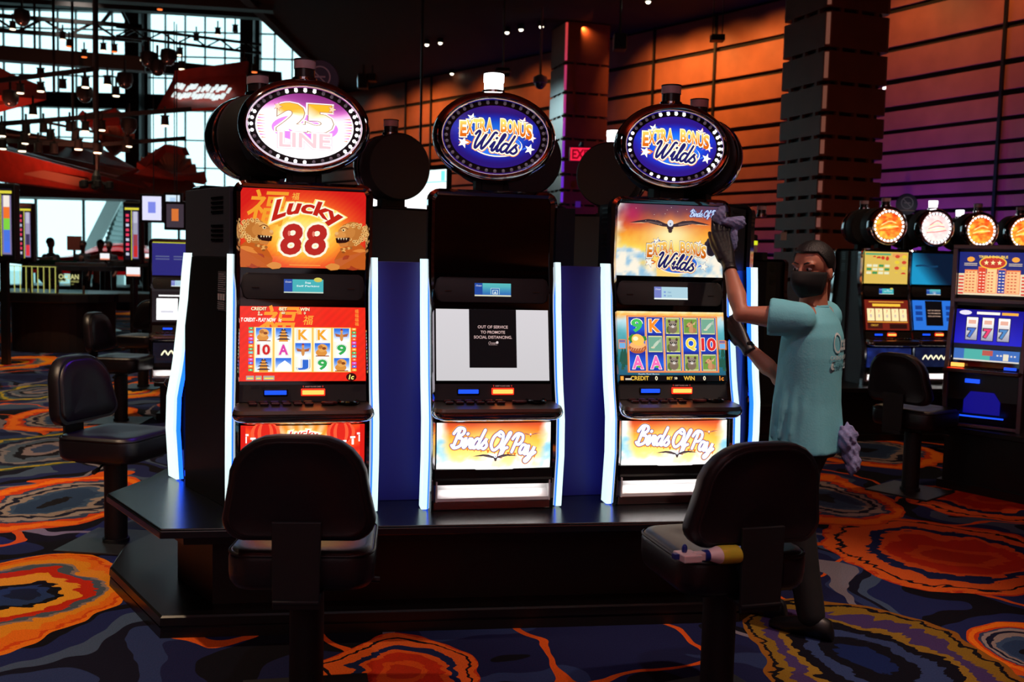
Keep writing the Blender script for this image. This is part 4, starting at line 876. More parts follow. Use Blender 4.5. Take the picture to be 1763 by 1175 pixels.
    for z in range(-6, 34, 3):                                    # the same medallions carry on where the room is farther off
        for xx in range(-19, 14, 3):
            if z < 1 or z > 12 or xx < -8 or xx > 8: L_.append(('ABKCM'[(z * 5 + xx * 3) % 5] if False else 'ABKC'[(z + xx * 2) % 4], (xx + (z % 2) * 1.4, z + .5, 1.0, .75)))
    far = [q for q in L_[20:]]; L_ = L_[:20]
    streak = noise(7, 3, vm('MULTIPLY', P, (1, 2.6, 1))); sk = mt('MULTIPLY', mt('SUBTRACT', streak.outputs['Fac'], .5), .22)
    out = ground
    dsum = {}
    for k, (cx, cy, a, bb) in L_:
        d = vm('LENGTH', vm('MULTIPLY', vm('SUBTRACT', P, (cx, cy, 0)), (1 / a, 1 / bb, 0)), (0, 0, 0)); dsum.setdefault(k, []).append(d)
    # far field: one cell texture
    vo = nd('TexVoronoi'); vo.inputs['Scale'].default_value = .42; vo.inputs['Randomness'].default_value = .75; Lk.new(vm('MULTIPLY', P, (1, 1.25, 0)), vo.inputs['Vector'])
    dfar = mt('MULTIPLY', vo.outputs['Distance'], 2.3)
    sep = nd('SeparateXYZ'); Lk.new(geo.outputs['Position'], sep.inputs[0])
    isfar = mt('MAXIMUM', mt('GREATER_THAN', sep.outputs['Y'], 13.0), mt('LESS_THAN', sep.outputs['Y'], .6))
    dfar = mt('ADD', dfar, mt('MULTIPLY', mt('SUBTRACT', 1.0, isfar), 5.0))
    cr = nd('SeparateColor'); Lk.new(vo.outputs['Color'], cr.inputs[0])
    for i, k in enumerate('CAKBM'):
        ds = dsum.get(k, []); cur = None
        for d in ds: cur = d if cur is None else mt('MINIMUM', cur, d)
        if k in 'ABK':
            j = 'ABK'.index(k); sel = mt('COMPARE', cr.outputs[0], (j + .5) / 3, .17); cur = mt('MINIMUM', cur, mt('ADD', dfar, mt('MULTIPLY', mt('SUBTRACT', 1.0, sel), 5.0)))
        c = ramp(mt('ADD', cur, sk), pal[k]); out = mix(mt('LESS_THAN', cur, 1.0), out, c)
    # yarn: fine value variation, same everywhere
    y = noise(160, 2); out2 = nd('Mix', data_type='RGBA', blend_type='MULTIPLY'); out2.inputs[0].default_value = 1.0; Lk.new(out, out2.inputs[6])
    yr = ramp(y.outputs['Fac'], [(0, (170, 170, 170)), (.5, (228, 228, 228)), (1, (255, 255, 255))], 'LINEAR'); Lk.new(yr, out2.inputs[7])
    Lk.new(out2.outputs[2], b.inputs['Base Color']); b.inputs['Roughness'].default_value = .95; b.inputs['Specular IOR Level'].default_value = .1
    bp = nd('Bump'); bp.inputs['Strength'].default_value = .25; bp.inputs['Distance'].default_value = .01; Lk.new(y.outputs['Fac'], bp.inputs['Height']); Lk.new(bp.outputs[0], b.inputs['Normal'])
    return m
m = MB(); m.add([(-22, -8, 0), (16, -8, 0), (16, 33, 0), (-22, 33, 0), (-22, -8, -.1), (16, -8, -.1), (16, 33, -.1), (-22, 33, -.1)], [(0, 1, 2, 3), (7, 6, 5, 4), (0, 4, 5, 1), (1, 5, 6, 2), (2, 6, 7, 3), (3, 7, 4, 0)])
S(m.build('floor', carpet_mat()))
m = MB(); m.box((-12, 52, -.06), (80, 38, .1)); S(m.build('ground', mat('pale_paving', (200, 205, 200), .8)))

# ---- curved timber wall
def wang(px):
    pts = [(700, 43), (1190, 38.5), (1640, 29), (2200, 15)]
    if px <= 700: return 43
    for (a, x), (b_, y) in zip(pts, pts[1:]):
        if px <= b_: return x + (y - x) * (px - a) / (b_ - a)
    return 10
p = at(1640, 400, 16); W = [Vector((p.x, p.y))]; ax = lambda q: CX + FPX * q.x / q.y
while W[-1].y < 33: t = math.radians(wang(ax(W[-1]))); W.append(W[-1] + Vector((-math.sin(t), math.cos(t))))
W.reverse()
while W[-1].y > -8: t = math.radians(wang(ax(W[-1])) if W[-1].y > 4 else 5); W.append(W[-1] + Vector((math.sin(t), -math.cos(t))))
HC = 6.75
WN = []
for i in range(len(W)):
    d = (W[min(i + 1, len(W) - 1)] - W[max(i - 1, 0)]).normalized(); n = Vector((d.y, -d.x)); n = n if n.dot(-W[i]) > 0 else -n; WN.append(n)
def strip(mb, z0, z1, off, th):
    rings = []
    for q, n in zip(W, WN):
        a, b_ = q + n * off, q + n * (off - th); rings.append([(a.x, a.y, z0), (a.x, a.y, z1), (b_.x, b_.y, z1), (b_.x, b_.y, z0)])
    mb.loft(rings)
GZ = [.45, .85, 1.2, 1.55, 1.85, 2.12, 2.36, 2.6, 2.84, 3.08, 3.32, 3.62, 3.97, 4.36, 4.82, 5.37, 6.02, HC]
m = MB(); strip(m, 0, HC, -.06, .2); S(m.build('wall_right', mat('dark_wall_backing', (14, 9, 14), .8)))
M_WOOD = mat('red_brown_veneer', (150, 90, 62), .45, var=.12, vscale=3, bump=.03, bscale=60)
z = .0; m = MB()
for g in GZ: strip(m, z, g - .035 - .012 * (g > 4), 0.0, .06); z = g + .035 + .012 * (g > 4)
S(m.build('trim_1', M_WOOD))
m = MB()
for px in (735, 1213, 1110, 692, 1700):
    i = min(range(len(W)), key=lambda k: abs(ax(W[k]) - px) if W[k].y > 5 else 1e9); j = i + 1 if ax(W[i]) < px else i - 1; u = (px - ax(W[i])) / ((ax(W[j]) - ax(W[i])) or 1)
    q = W[i] + (W[j] - W[i]) * u + WN[i] * .02; m.box((q.x, q.y, HC / 2), (.05, .05, HC), rz=math.atan2(WN[i].y, WN[i].x))
S(m.build('trim_2', M_BLACK))
# ---- other walls and ceilings (dark)
m = MB()
for k in range(20): m.box((0, -7.4 + k * 1.0, HC - .12 - .1 * (k % 2)), (14, .86, .06), rx=.1 * (-1) ** k)
S(m.build('trim_8', mat('red_reflection_board', (190, 84, 56), .5, var=.35, vscale=1.2)))  # unseen ceiling boards added to give the chrome something warm to reflect
M_DARK = mat('black_paint', (5, 5, 6), .9)
m = MB(); m.box((-22.1, 12.5, 6.5), (.2, 41, 13)); S(m.build('wall_left', M_DARK))
m = MB(); m.box((-3, -8.1, 6.5), (38, .2, 13)); S(m.build('wall_back', mat('back_wall_veneer', (150, 84, 60), .5, var=.2, vscale=2)))
XA = -5.6
m = MB(); m.box(((XA + 16) / 2, 12.5, HC + .1), (16 - XA, 41.4, .2)); S(m.build('ceiling', M_DARK))
m = MB(); m.add([(-22, -8, 13), (XA, -8, 13), (XA, 33, 13), (-22, 33, 13), (-22, -8, 13.2), (XA, -8, 13.2), (XA, 33, 13.2), (-22, 33, 13.2)], [(0, 1, 2, 3), (7, 6, 5, 4), (0, 4, 5, 1), (1, 5, 6, 2), (2, 6, 7, 3), (3, 7, 4, 0)])
S(m.build('ceiling', M_DARK))
m = MB(); m.box((XA + .1, 12.5, (HC + 13) / 2), (.2, 41, 13 - HC + .2)); S(m.build('wall_atrium', M_DARK))
# grey balcony panels along the atrium face and its bottom rail
M_GPAN = mat('pale_balcony_panel', (96, 112, 120), .5)
m = MB()
for k in range(14): m.box((XA - .03, 22.2 + k * .78, 8.2), (.05, .7, 1.2))
m.box((XA - .05, 26.5, 7.35), (.1, 13, .12)); m.box((XA - .05, 26.5, 9.0), (.08, 13, .06)); S(m.build('trim_3', M_GPAN))
m = MB(); m.box((-1.2, 33.1, 6.5), (8.8, .2, 13)); S(m.build('wall_far', M_DARK))
# ---- window wall of the atrium
YW = 33.0
M_MULL = mat('dark_mullion', (14, 20, 24), .5)
M_PANE = bpy.data.materials.new('window_glass'); M_PANE.use_nodes = True
nt = M_PANE.node_tree; nt.nodes.clear(); o_ = nt.nodes.new('ShaderNodeOutputMaterial'); tr = nt.nodes.new('ShaderNodeBsdfTransparent'); gl = nt.nodes.new('ShaderNodeBsdfGlossy'); mx = nt.nodes.new('ShaderNodeMixShader')
tr.inputs[0].default_value = (.86, .95, .96, 1); gl.inputs['Roughness'].default_value = .05; mx.inputs[0].default_value = .06
nt.links.new(tr.outputs[0], mx.inputs[1]); nt.links.new(gl.outputs[0], mx.inputs[2]); nt.links.new(mx.outputs[0], o_.inputs[0])
bays = [(-21.9, -17.9), (-17.5, -12.75), (-12.25, -9.0), (-8.6, -5.7)]
for i, (a, b_) in enumerate(bays):
    w = thing('window_%d' % (i + 1), None, None, ((a + b_) / 2, YW, 0)); S(w)
    m = MB(); hw = (b_ - a) / 2
    for zz, th in ((.1, .2), (3.45, .42), (6.5, .5), (9.6, .45), (12.9, .2)): m.box((0, 0, zz), (2 * hw, .3, th))
    for x in (-hw + .06, hw - .06): m.box((x, 0, 6.5), (.12, .3, 13))
    m.build('window_frame', M_MULL if i else M_MULL, w)
    m = MB(); n = max(2, round(2 * hw / .62))
    for k in range(1, n): m.box((-hw + 2 * hw * k / n, 0, 8.0), (.035, .1, 9)) if True else None
    for k in range(1, 3): m.box((-hw + 2 * hw * k / 3, 0, 1.7), (.06, .1, 3.4))
    for zz in (4.4, 5.3, 7.3, 8.0, 8.8, 10.3, 11.0, 11.8): m.box((0, 0, zz), (2 * hw, .08, .04))
    m.build('muntins', M_MULL, w)
    m = MB(); m.box((0, .03, 6.5), (2 * hw, .02, 12.9)); m.build('pane', M_PANE, w)
for i, x in enumerate((-17.7, -12.5, -8.8)):
    m = MB(); m.box((x, YW - .3, 6.5), (.42 if i != 1 else .46, .5, 13)); S(m.build('trim_%d' % (4 + i), mat('dark_steel_column', (26, 30, 34), .5)))
m = MB(); m.box((-13.6, YW - .8, 3.45), (16, 1.2, .42)); S(m.build('trim_7', mat('taupe_beam', (104, 84, 80), .6)))
# ---- columns with banded timber panels
def column(name, X, Y, a, ang, gz, led, ledc):
    t = thing(name, None, None, (X, Y, 0), ang); S(t)
    def sq(h, r=.06): return [tuple((h - r) * Vector(c) + Vector((r * math.cos(tt), r * math.sin(tt)))) for c, t0 in (((1, 1), 0), ((-1, 1), 90), ((-1, -1), 180), ((1, -1), 270)) for tt in (math.radians(t0), math.radians(t0 + 45), math.radians(t0 + 90))]
    m = MB(); m.prism(sq(a / 2 - .07), 0, HC); m.build('core', M_BLACK, t)
    z = 0
    for g in gz + [HC]:
        m = MB(); m.prism(sq(a / 2), z + .026, g - .026); m.build('timber_band', mat('column_veneer', (120, 62, 44), .4, var=.1, vscale=4), t); z = g
    m = MB()
    for g in gz:
        for k in (-.3, .0, .3):
            for sx, sy in ((k, -.5), (k, .5), (-.5, k), (.5, k)): m.box((sx * a * .93, sy * a * .93, g), (.05, .05, .1))
    m.build('spacers', mat('column_veneer', (120, 62, 44)), t)
    c = {'l': (-1, -1)}[led]
    m = MB(); q = a / 2 + .008; [m.prism([(-q - .006, -q + .03), (-q + .03, -q - .006), (-q + .04, -q + .004), (-q + .004, -q + .04)], g0 + .05, g1 - .05) for g0, g1 in zip([.1] + gz, gz + [HC])]
    m.build('corner_light', ledc, t)
    return t
def led_mat(name, stops, es):
    m = bpy.data.materials.new(name); m.use_nodes = True; nt = m.node_tree; b = nt.nodes['Principled BSDF']; tc = nt.nodes.new('ShaderNodeTexCoord'); sp = nt.nodes.new('ShaderNodeSeparateXYZ'); mr = nt.nodes.new('ShaderNodeMapRange'); r = nt.nodes.new('ShaderNodeValToRGB')
    nt.links.new(tc.outputs['Object'], sp.inputs[0]); nt.links.new(sp.outputs['Z'], mr.inputs[0]); mr.inputs[2].default_value = HC; nt.links.new(mr.outputs[0], r.inputs[0])
    e = r.color_ramp.elements; e[0].position, e[0].color = stops[0][0], col(stops[0][1]); e[1].position, e[1].color = stops[-1][0], col(stops[-1][1])
    for p_, c in stops[1:-1]: q = e.new(p_); q.color = col(c)
    nt.links.new(r.outputs[0], b.inputs['Emission Color']); b.inputs['Emission Strength'].default_value = es; return m
def col_at(name, px, D, a, tl, gz, ledc):
    """tl: how far the left face turns away from square-on, degrees"""
    c = at(px, 300, D); th = math.radians(tl); dl = Vector((-math.cos(th), math.sin(th))); dr = Vector((math.sin(th), math.cos(th)))
    # corner c, left face along dl, right face along dr
    ctr = Vector((c.x, c.y)) + (dl + dr) * (a / 2)
    return column(name, ctr.x, ctr.y, a, math.atan2(dr.y, dr.x), gz, 'l', ledc)
gz1 = [.55, 1.0, 1.45, 1.85, 2.1, 2.32, 2.55, 2.8, 3.05, 3.33, 3.63, 4.02, 4.45, 4.95, 5.6]

LED1 = led_mat('copper_led', [(0, (150, 80, 160)), (.3, (200, 100, 90)), (.5, (206, 116, 84)), (1, (214, 140, 110))], .17)
LED2 = led_mat('red_violet_led', [(0, (90, 30, 240)), (.55, (120, 40, 230)), (.75, (200, 50, 120)), (1, (240, 70, 60))], .7)
col_at('column', 1413, 13.0, 1.0, 70, gz1, LED1)
gz2 = [.5, .95, 1.4, 1.8, 2.15, 2.5, 2.85, 3.16, 3.5, 3.82, 4.26, 4.75, 5.24, 5.86]
col_at('column', 968, 21.5, 1.02, 73, gz2, LED2)
# ================================================================== right-hand machines
def scr(cv): return cv
R1 = make_machine('slot_machine', 'far slot machine with yellow paytable screen under a fiery round topper, leftmost of its row', (0, 0, 0), 0, dict(top=art_paytable(), main=art_reels5(), belly=art_belly_plain((10, 10, 30), (30, 50, 130), ''), player=art_player(0), oval=art_oval_fire()), neon=False, bulbs=True, group='row of machines under round toppers', top_rx=.215, top_rz=.205, br=.0135, nb_=24, lit_bulbs='all')
R2 = make_machine('slot_machine', 'far slot machine with a blue screen and a black notice on its lower screen', (0, 0, 0), 0, dict(top=art_blue_top(), main=art_blue_oos(), belly=art_belly_plain((10, 10, 30), (20, 30, 60), ''), player=art_player(1), oval=art_oval_fire((255, 236, 226), (255, 190, 190))), neon=False, bulbs=True, candle_on=True, group='row of machines under round toppers', top_rx=.215, top_rz=.205, br=.0135, nb_=24, lit_bulbs='all')
def put(o, px, D, f, sc, z=.5):
    X = (px - CX) / FPX * D; o.location = (X, D, z); o.rotation_euler.z = facing(*f); o.scale = (sc, sc, sc)
put(R1, 1519, 9.6, (.2, -.98), .93); put(R2, 1600, 9.8, (.2, -.98), .93)
r4 = dup(R1, (0, 0, 0), 0, 'far machine of which only the fiery topper shows above the large red-and-blue-screened one', None); put(r4, 1677, 10.1, (.2, -.98), .93)
r6 = dup(R1, (0, 0, 0), 0, 'far machine at the frame edge, only its fiery topper in view', None); put(r6, 1750, 10.4, (.2, -.98), .93)
rbk = 'machines back to back with the far row'
for px, D, lab in ((1472, 10.1, 'far machine seen from behind, its dark drum topper left of the row'), (1545, 10.9, 'rear machine whose pink-lit candle shows beside the blue round sign'), (1636, 11.2, 'rear machine whose candle shows between the second and third round toppers')):
    q = dup(rb, (0, 0, 0), 0, lab, rbk, skip=('light_strip',)); put(q, px, D, (-.1, .99), .93); relens(q) if px > 1480 else None
# large flat-framed machine
def art_triple():
    cv = Canvas(); w, h = .525, .332
    cv.rect(-w / 2, -h / 2, w / 2, h / 2, (20, 34, 110)); cv.rect(-.262, -.166, .262, .0, (226, 206, 170))
    for j in range(6):
        for sx in (-1, 1): cv.rect(sx * .24 - .02, -.16 + j * .026, sx * .24 + .02, -.147 + j * .026, (214, 60, 50))
    for x0, x1, yt, c in ((-.215, -.115, .03, (240, 190, 130)), (-.11, -.05, .055, (214, 60, 40)), (-.045, .035, .055, (244, 200, 140)), (.04, .1, .04, (30, 60, 150)), (.105, .21, .03, (240, 186, 130))):
        cv.rect(x0, -.15, x1, yt, (240, 120, 60)); cv.rect(x0 + .004, -.146, x1 - .004, yt - .01, c)
        for j in range(7):
            for i in range(max(1, int((x1 - x0) / .028))): cv.rect(x0 + .01 + i * .026, -.138 + j * .024, x0 + .026 + i * .026, -.13 + j * .024, (206, 60, 40) if c[0] > 220 and c[1] > 100 else (250, 220, 190))
    cv.blob(0, .085, .105, .05, (240, 190, 60), 24); cv.blob(0, .085, .095, .042, (190, 50, 40), 24); cv.text('TRIPLE DOUBLE', 0, .13, .018, (240, 200, 90), .22, .03)
    for k in range(3): cv.star(-.05 + .05 * k, .085, .02, (250, 236, 170), 0)
    for sx in (-1, 1): cv.blob(sx * .17, .11, .03, .02, (240, 160, 60), 10); cv.rect(sx * .17 - .05, .075, sx * .17 + .05, .08, (220, 200, 170)); cv.rect(sx * .17 - .05, .062, sx * .17 + .05, .067, (220, 200, 170))
    return cv, w, h
def art_sevens():
    cv = Canvas(); w, h = .525, .3
    cv.grid(-w / 2, -h / 2, w / 2, h / 2, 8, 6, lambda x, y: lerp((24, 24, 200), (16, 16, 130), (y + .15) / .3)); cv.rect(-w / 2, -.15, w / 2, -.115, (8, 8, 30))
    cv.rect(-.1, .115, .08, .135, (250, 240, 230)); cv.rect(.095, .115, .22, .135, (240, 170, 60)); cv.blob(-.19, .125, .05, .018, (226, 220, 240), 12)
    for i, c in enumerate(((60, 110, 200), (226, 60, 110), (70, 130, 190))):
        x = -.13 + i * .125; cv.rect(x - .05, -.09, x + .05, .095, (20, 20, 70)); cv.grid(x - .044, -.084, x + .044, .09, 2, 6, lambda a, b: lerp((150, 150, 170), (250, 246, 240), (b + .08) / .14))
        cv.text('7', x, -.03, .062, (40, 30, 60), .05, .1); cv.text('7', x, -.03, .06, c, .048, .05); cv.rect(x - .03, .04, x + .03, .07, (226, 170, 150))
    return cv, w, h
def art_lower():
    cv = Canvas(); w, h = .5, .09; cv.rect(-w / 2, -h / 2, w / 2, h / 2, (60, 110, 190)); cv.rect(-.17, -.045, .03, .045, (80, 180, 170)); cv.rect(-w / 2, -.045, w / 2, -.034, (226, 220, 210)); cv.rect(-.03, .0, .05, .04, (190, 90, 80))
    for i in range(6): cv.rect(.08 + i * .026, .0, .094 + i * .026, .012, (230, 220, 220))
    cv.rect(.13, -.03, .17, .02, (236, 226, 200)); return cv, w, h
r3 = thing('slot_machine', 'large slot machine with red white and blue paytable above three blue seven reels', 'slot machine')
G = mat('grey_metal_frame', (120, 108, 118), .35, metal=.7)
zb = lambda: zmb()
m = zb(); m.prism([(-.0, .5), (-.06, .72), (-.05, .95), (-.02, 1.0), (.03, 1.43), (.03, 1.9), (.5, 1.9), (.5, .5)], -.27, .27, 'x'); m.build('cabinet', M_BLACK, r3)
m = zb()
for sx in (-1, 1):
    for (y0, z0), (y1, z1) in (((-.05, .5), (-.075, .95)), ((-.075, .95), (.0, 1.43)), ((.0, 1.43), (-.0, 1.92))): m.bar((sx * .285, y0, z0), (sx * .285, y1, z1), .035, .06, up=(0, 1, 0))
m.box((0, .0, 1.905), (.6, .07, .03)); m.box((0, .0, 1.49), (.56, .06, .03)); m.box((0, -.055, .52), (.56, .05, .025)); m.build('metal_frame', G, r3, bevel=.004)
art_triple()[0].build('top_screen', lambda x, y, o: (x, .022 - o, 1.7 + y - Z0), SM_TOP, r3)
sl = lambda z: .03 - (1.43 - z) * .12 - .008
m = zb(); m.loft([[(x, sl(z) + o, z) for x, o in ((-.268, 0), (.268, 0), (.268, .03), (-.268, .03))] for z in (.98, 1.45)]); m.build('front_glass', M_GLASSBLK, r3)
art_sevens()[0].build('reel_screen', lambda x, y, o: (x * .98, sl(1.27 + y) - .004 - o, 1.27 + y - Z0), SM_TOP, r3)
art_lower()[0].build('player_display', lambda x, y, o: (x, sl(1.07 + y) - .004 - o, 1.07 + y - Z0), SM, r3)
m = zb(); m.prism([(-.29, -.2), (.29, -.2), (.29, .0), (-.29, .0)], .935, .965); dk = m.build('button_deck', M_BRUSH, r3, bevel=.01)
m = zb()
m.box((-.2, -.085, .99), (.1, .02, .028)); m.build('lit_mouth', M_REDLIT, dk)
m = zb(); m.box((-.2, -.14, .967), (.12, .06, .006)); m.build('button', mat('red_lit_button', (200, 20, 10), .3, emit=(235, 40, 20), es=.8), dk)
for k in range(4):
    m = zb(); m.box((-.04 + k * .06, -.13, .968), (.045, .035, .008)); m.build('button', M_BLACK, dk, bevel=.003)
m = zb(); m.box((.2, -.085, .985), (.09, .02, .02)); m.build('bill_slot', M_BLUELIT, dk)
m = zb(); m.box((-.08, -.075, .87), (.11, .02, .03)); m.build('belly_light', M_BLUELIT, r3)
m = zb(); m.prism([(-.14, .62), (.14, .62), (.14, .72), (.09, .79), (-.09, .79), (-.14, .72)], -.075, -.062, 'y'); m.build('belly_badge', mat('blue_glow_panel', (10, 14, 70), .4, emit=(24, 20, 170), es=.5), r3, bevel=.004)
m = zb(); m.box((0, -.07, .595), (.34, .02, .01)); m.build('tray_light', M_BLUELIT, r3)
r3.location = ((1702 - CX) / FPX * 7.15, 7.15, .47); r3.rotation_euler.z = facing(-.62, -.78); r3.scale = (.88, .88, .94)
# black bases under the right-hand machines
def base(name, pts, z1, label, over=.05):
    t = thing(name, label, 'counter', (0, 0, 0)); m = MB(); m.prism(pts, z1 - .04, z1); m.build('counter_top', M_BLACK, t, bevel=.006); m = MB(); m.prism(inset(pts, over), .06, z1 - .04); m.build('cabinet_body', M_BLACK, t); m = MB(); m.prism(inset(pts, -.02), 0, .06); m.build('plinth', M_BLACK, t); return t
base('gaming_bank', [(2.95, 9.1), (5.1, 9.45), (6.6, 10.0), (6.6, 11.9), (3.0, 11.3)], .5, 'long dark base under the far row of round-topped machines')
base('gaming_bank', [(3.18, 7.3), (3.62, 6.72), (4.9, 7.6), (4.4, 8.6)], .47, 'dark base under the large red white and blue machine')
# machine with a candle seen past the worker's arm
q = dup(rb, (0, 0, 0), 0, 'dark slot machine with a glowing screen edge between the worker and the bank', None, skip=('light_strip', 'topper')); put(q, 1308, 9.4, (.75, .66), .95, .34)
c = at(1297, 440, 9.6); t = thing('signal_candle', 'clear signal lamp with yellow band on the dark machine behind the worker', 'lamp', c)
m = MB(); m.lathe([(.05, 0), (.05, .02), (.035, .03), (.033, .1)], n=16); m.build('base', M_CANDLE_OFF, t, smooth=40); m = MB(); m.lathe([(.035, .1), (.035, .14)], n=16); m.build('yellow_band', mat('yellow_lens', (230, 240, 40), .3, emit=(220, 235, 40), es=.9), t, smooth=40); m = MB(); m.lathe([(.034, .14), (.034, .19), (.02, .2)], n=16); m.build('cap', M_CLEAR, t, smooth=40)
base('gaming_bank', [(1.9, 8.9), (2.6, 9.0), (2.95, 9.9), (2.1, 10.1)], .34, 'small dark base behind the worker')
# far-left machine between the stools and the bank
T = make_machine('slot_machine', 'slot machine with pale information screens left of the bank', (0, 0, 0), 0, dict(top=None, main=None, belly=art_belly_plain((14, 14, 20), (20, 20, 34), ''), player=art_player(2), oval=None), neon=False, topper=False)
cv = Canvas(); w, h = .52, .33; cv.rect(-w / 2, -h / 2, w / 2, h / 2, (40, 40, 120)); cv.rect(-w / 2, .12, w / 2, .165, (190, 190, 50)); cv.rect(-.25, -.155, .25, .04, (206, 206, 226))
for j in range(7):
    for i in range(3): cv.rect(-.23 + i * .17, -.14 + j * .026, -.1 + i * .17, -.128 + j * .026, (90, 96, 140))
cv.build('top_screen', fit(1.714), SM, T)
cv = Canvas(); cv.rect(-.26, -.15, .26, .15, (16, 14, 18)); cv.rect(-.2, .1, .24, .14, (240, 240, 240)); cv.rect(-.22, -.13, -.02, .08, (250, 250, 250)); cv.rect(.02, -.13, .24, .08, (246, 246, 250)); cv.rect(-.18, -.06, -.06, -.04, (190, 190, 200))
cv.build('main_screen', fit(1.24), SM_HOT, T)
put(T, 308, 9.6, (.30, -.95), .97, .36)
base('gaming_bank', [(-3.4, 9.33), (-2.8, 9.33), (-2.6, 10.2), (-3.55, 10.2)], .36, 'dark base under the pale-screened machine left of the bank')

# ================================================================== signs, screens and fittings
def round_sign(px, py, D, r, label, zb):
    c = at(px, py, D); t = thing('smoking_sign', label, 'sign', (c.x, c.y, zb))
    m = MB(); m.lathe([(r * .98, -.012), (r, -.008), (r, .008), (r * .98, .012)], (0, 0, c.z - zb), 40, 'y'); d = m.build('disc', mat('navy_sign', (26, 26, 78), .4), t, smooth=40)
    cv = Canvas(); n = 36
    for k in range(n):
        a0, a1 = 2 * PI * k / n, 2 * PI * (k + 1) / n; cv.poly([(r * q * math.cos(a), r * .12 + r * q * math.sin(a)) for q, a in ((.5, a0), (.58, a0), (.58, a1), (.5, a1))], (150, 156, 190), 0)
    cv.stroke([(-.36 * r, .46 * r), (.36 * r, -.24 * r)], .07 * r, (150, 156, 190)); cv.rect(-.3 * r, .08 * r, .3 * r, .17 * r, (150, 156, 190)); cv.rect(-.7 * r, -.62 * r, .7 * r, -.54 * r, (150, 140, 150))
    cv.build('emblem', lambda x, y, o: (x, -.013 - o, c.z - zb + y), print_mat('printed'), d)
    m = MB(); m.box((0, .0, (c.z - zb) / 2), (.02, .02, c.z - zb)); m.build('stem', M_MATTE, t); return t
round_sign(1561, 352, 10.2, .11, 'round navy no-smoking sign on a stem above the far right row', 1.8)
round_sign(473, 303, 6.9, .075, 'small round navy no-smoking sign peeking below the pink oval', 1.8)
round_sign(551, 137, 6.9, .13, 'round navy no-smoking sign half behind the candle of the pink oval', 1.8)
c = at(1002, 266, 20.6); t = thing('exit_sign', 'red lit EXIT sign in front of the banded column', 'sign', (c.x, c.y, c.z - .16))
m = MB(); m.box((0, 0, .16), (.52, .05, .3)); m.build('housing', mat('exit_housing', (60, 10, 20), .4), t, bevel=.01); cv = Canvas(); cv.rect(-.24, -.13, .24, .13, (255, 30, 70)); cv.text('EXIT', 0, 0, .18, (120, 0, 20), .4, .04); cv.build('lit_face', lambda x, y, o: (x, -.026 - o, .16 + y), SM_TOP, t)
m = MB(); m.box((0, .0, .36), (.06, .03, .1)); m.box((0, .3, .4), (.06, .6, .03)); m.build('bracket', M_MATTE, t)
c = at(995, 352, 21.2); t = tag(MB().box((0, 0, 0), (.11, .02, .13)).build('notice', mat('pale_notice', (190, 150, 200), .5)), 'small pale square notice on the banded column', 'sign'); t.location = c
# glowing white board
a_, b_ = at(640, 326, 13.5), at(768, 346, 12.4); c = (a_ + b_) / 2; t = thing('video_board', 'blank white glowing video board behind the gap between first two machines', 'screen', (c.x, c.y, 1.8))
d = (b_ - a_); d.z = 0; L = d.length; rz = math.atan2(d.y, d.x); t.rotation_euler.z = rz
m = MB(); m.box((0, .03, .67), (L + .06, .06, .62)); m.box((0, .03, -.8), (.12, .1, 2.0)); m.build('frame', M_MATTE, t); cv = Canvas(); cv.rect(-L / 2, -.2, L / 2, .2, (255, 255, 255)); cv.rect(-L / 2, .14, L / 2, .3, (232, 255, 255)); cv.rect(-L / 2, .14, L / 2, .155, (130, 220, 225)); cv.rect(L / 2 - .1, .16, L / 2 - .03, .28, (120, 226, 226)); cv.build('lit_face', lambda x, y, o: (x, -.002 - o, .62 + y), SM_HOT, t)
# ceiling dots
M_DOT = mat('downlight_lens', (255, 250, 230), .4, emit=(255, 244, 214), es=6)
dots = [(735, 77), (758, 74), (873, 56), (897, 51), (932, 46), (1116, 3), (778, 127), (810, 127), (843, 123), (1700, -40), (1250, -30), (600, -10)]
first = None
for i, (x, y) in enumerate(dots):
    p = onz(x, y, HC - .12)
    if p.y > 31 or p.y < 0: p = at(x, y, 27)
    if first is None:
        first = thing('downlight', 'small round downlight glowing in the black ceiling', 'lamp', p, 0, 'small lamps in the black ceiling'); m = MB(); m.lathe([(.02, .1), (.07, .1), (.08, .0), (.06, .0)], n=14); m.build('can', M_BLACK, first, smooth=40); m = MB(); m.ball((0, 0, .01), .05, 10, 6); m.build('bulb', M_DOT, first, smooth=60); m = MB(); m.box((0, 0, .5), (.015, .015, .8)); m.build('rod', M_BLACK, first)
    else: dup(first, p, 0, 'small round downlight glowing in the black ceiling')
def dome_cam(px, py, D, label):
    c = at(px, py, D); t = thing('dome_camera', label, 'camera', c); m = MB(); m.tube([(0, 0, .05), (0, 0, HC - c.z)], .025, 8); m.build('pole', M_BLACK if D < 20 else mat('grey_pole', (120, 100, 90), .5), t)
    m = MB(); m.lathe([(.05, .16), (.14, .12), (.15, .0), (.13, -.01)], n=20); m.build('housing', mat('camera_housing', (110, 110, 112), .4), t, smooth=40); m = MB(); m.ball((0, 0, 0), (.12, .12, .13), 16, 10); m.build('dome', mat('smoked_dome', (90, 90, 95), .08, metal=.6), t, smooth=60)
dome_cam(723, 292, 19, 'dome camera hanging on a long pole before the orange wall')
dome_cam(930, 143, 20.5, 'pale dome camera on a pole left of the banded column')
def speaker_(px, py, D, w, h, label):
    c = at(px, py, D); t = thing('loudspeaker', label, 'speaker', c); m = MB(); m.box((0, 0, 0), (w, .3, h)); m.build('cabinet', M_BLACK, t, bevel=.02); m = MB(); m.box((0, -.16, 0), (w * .8, .02, h * .85)); m.build('grille', M_MATTE, t); m = MB(); m.tube([(0, 0, h / 2), (0, 0, HC - c.z)], .02, 6); m.build('hanger', M_BLACK, t)
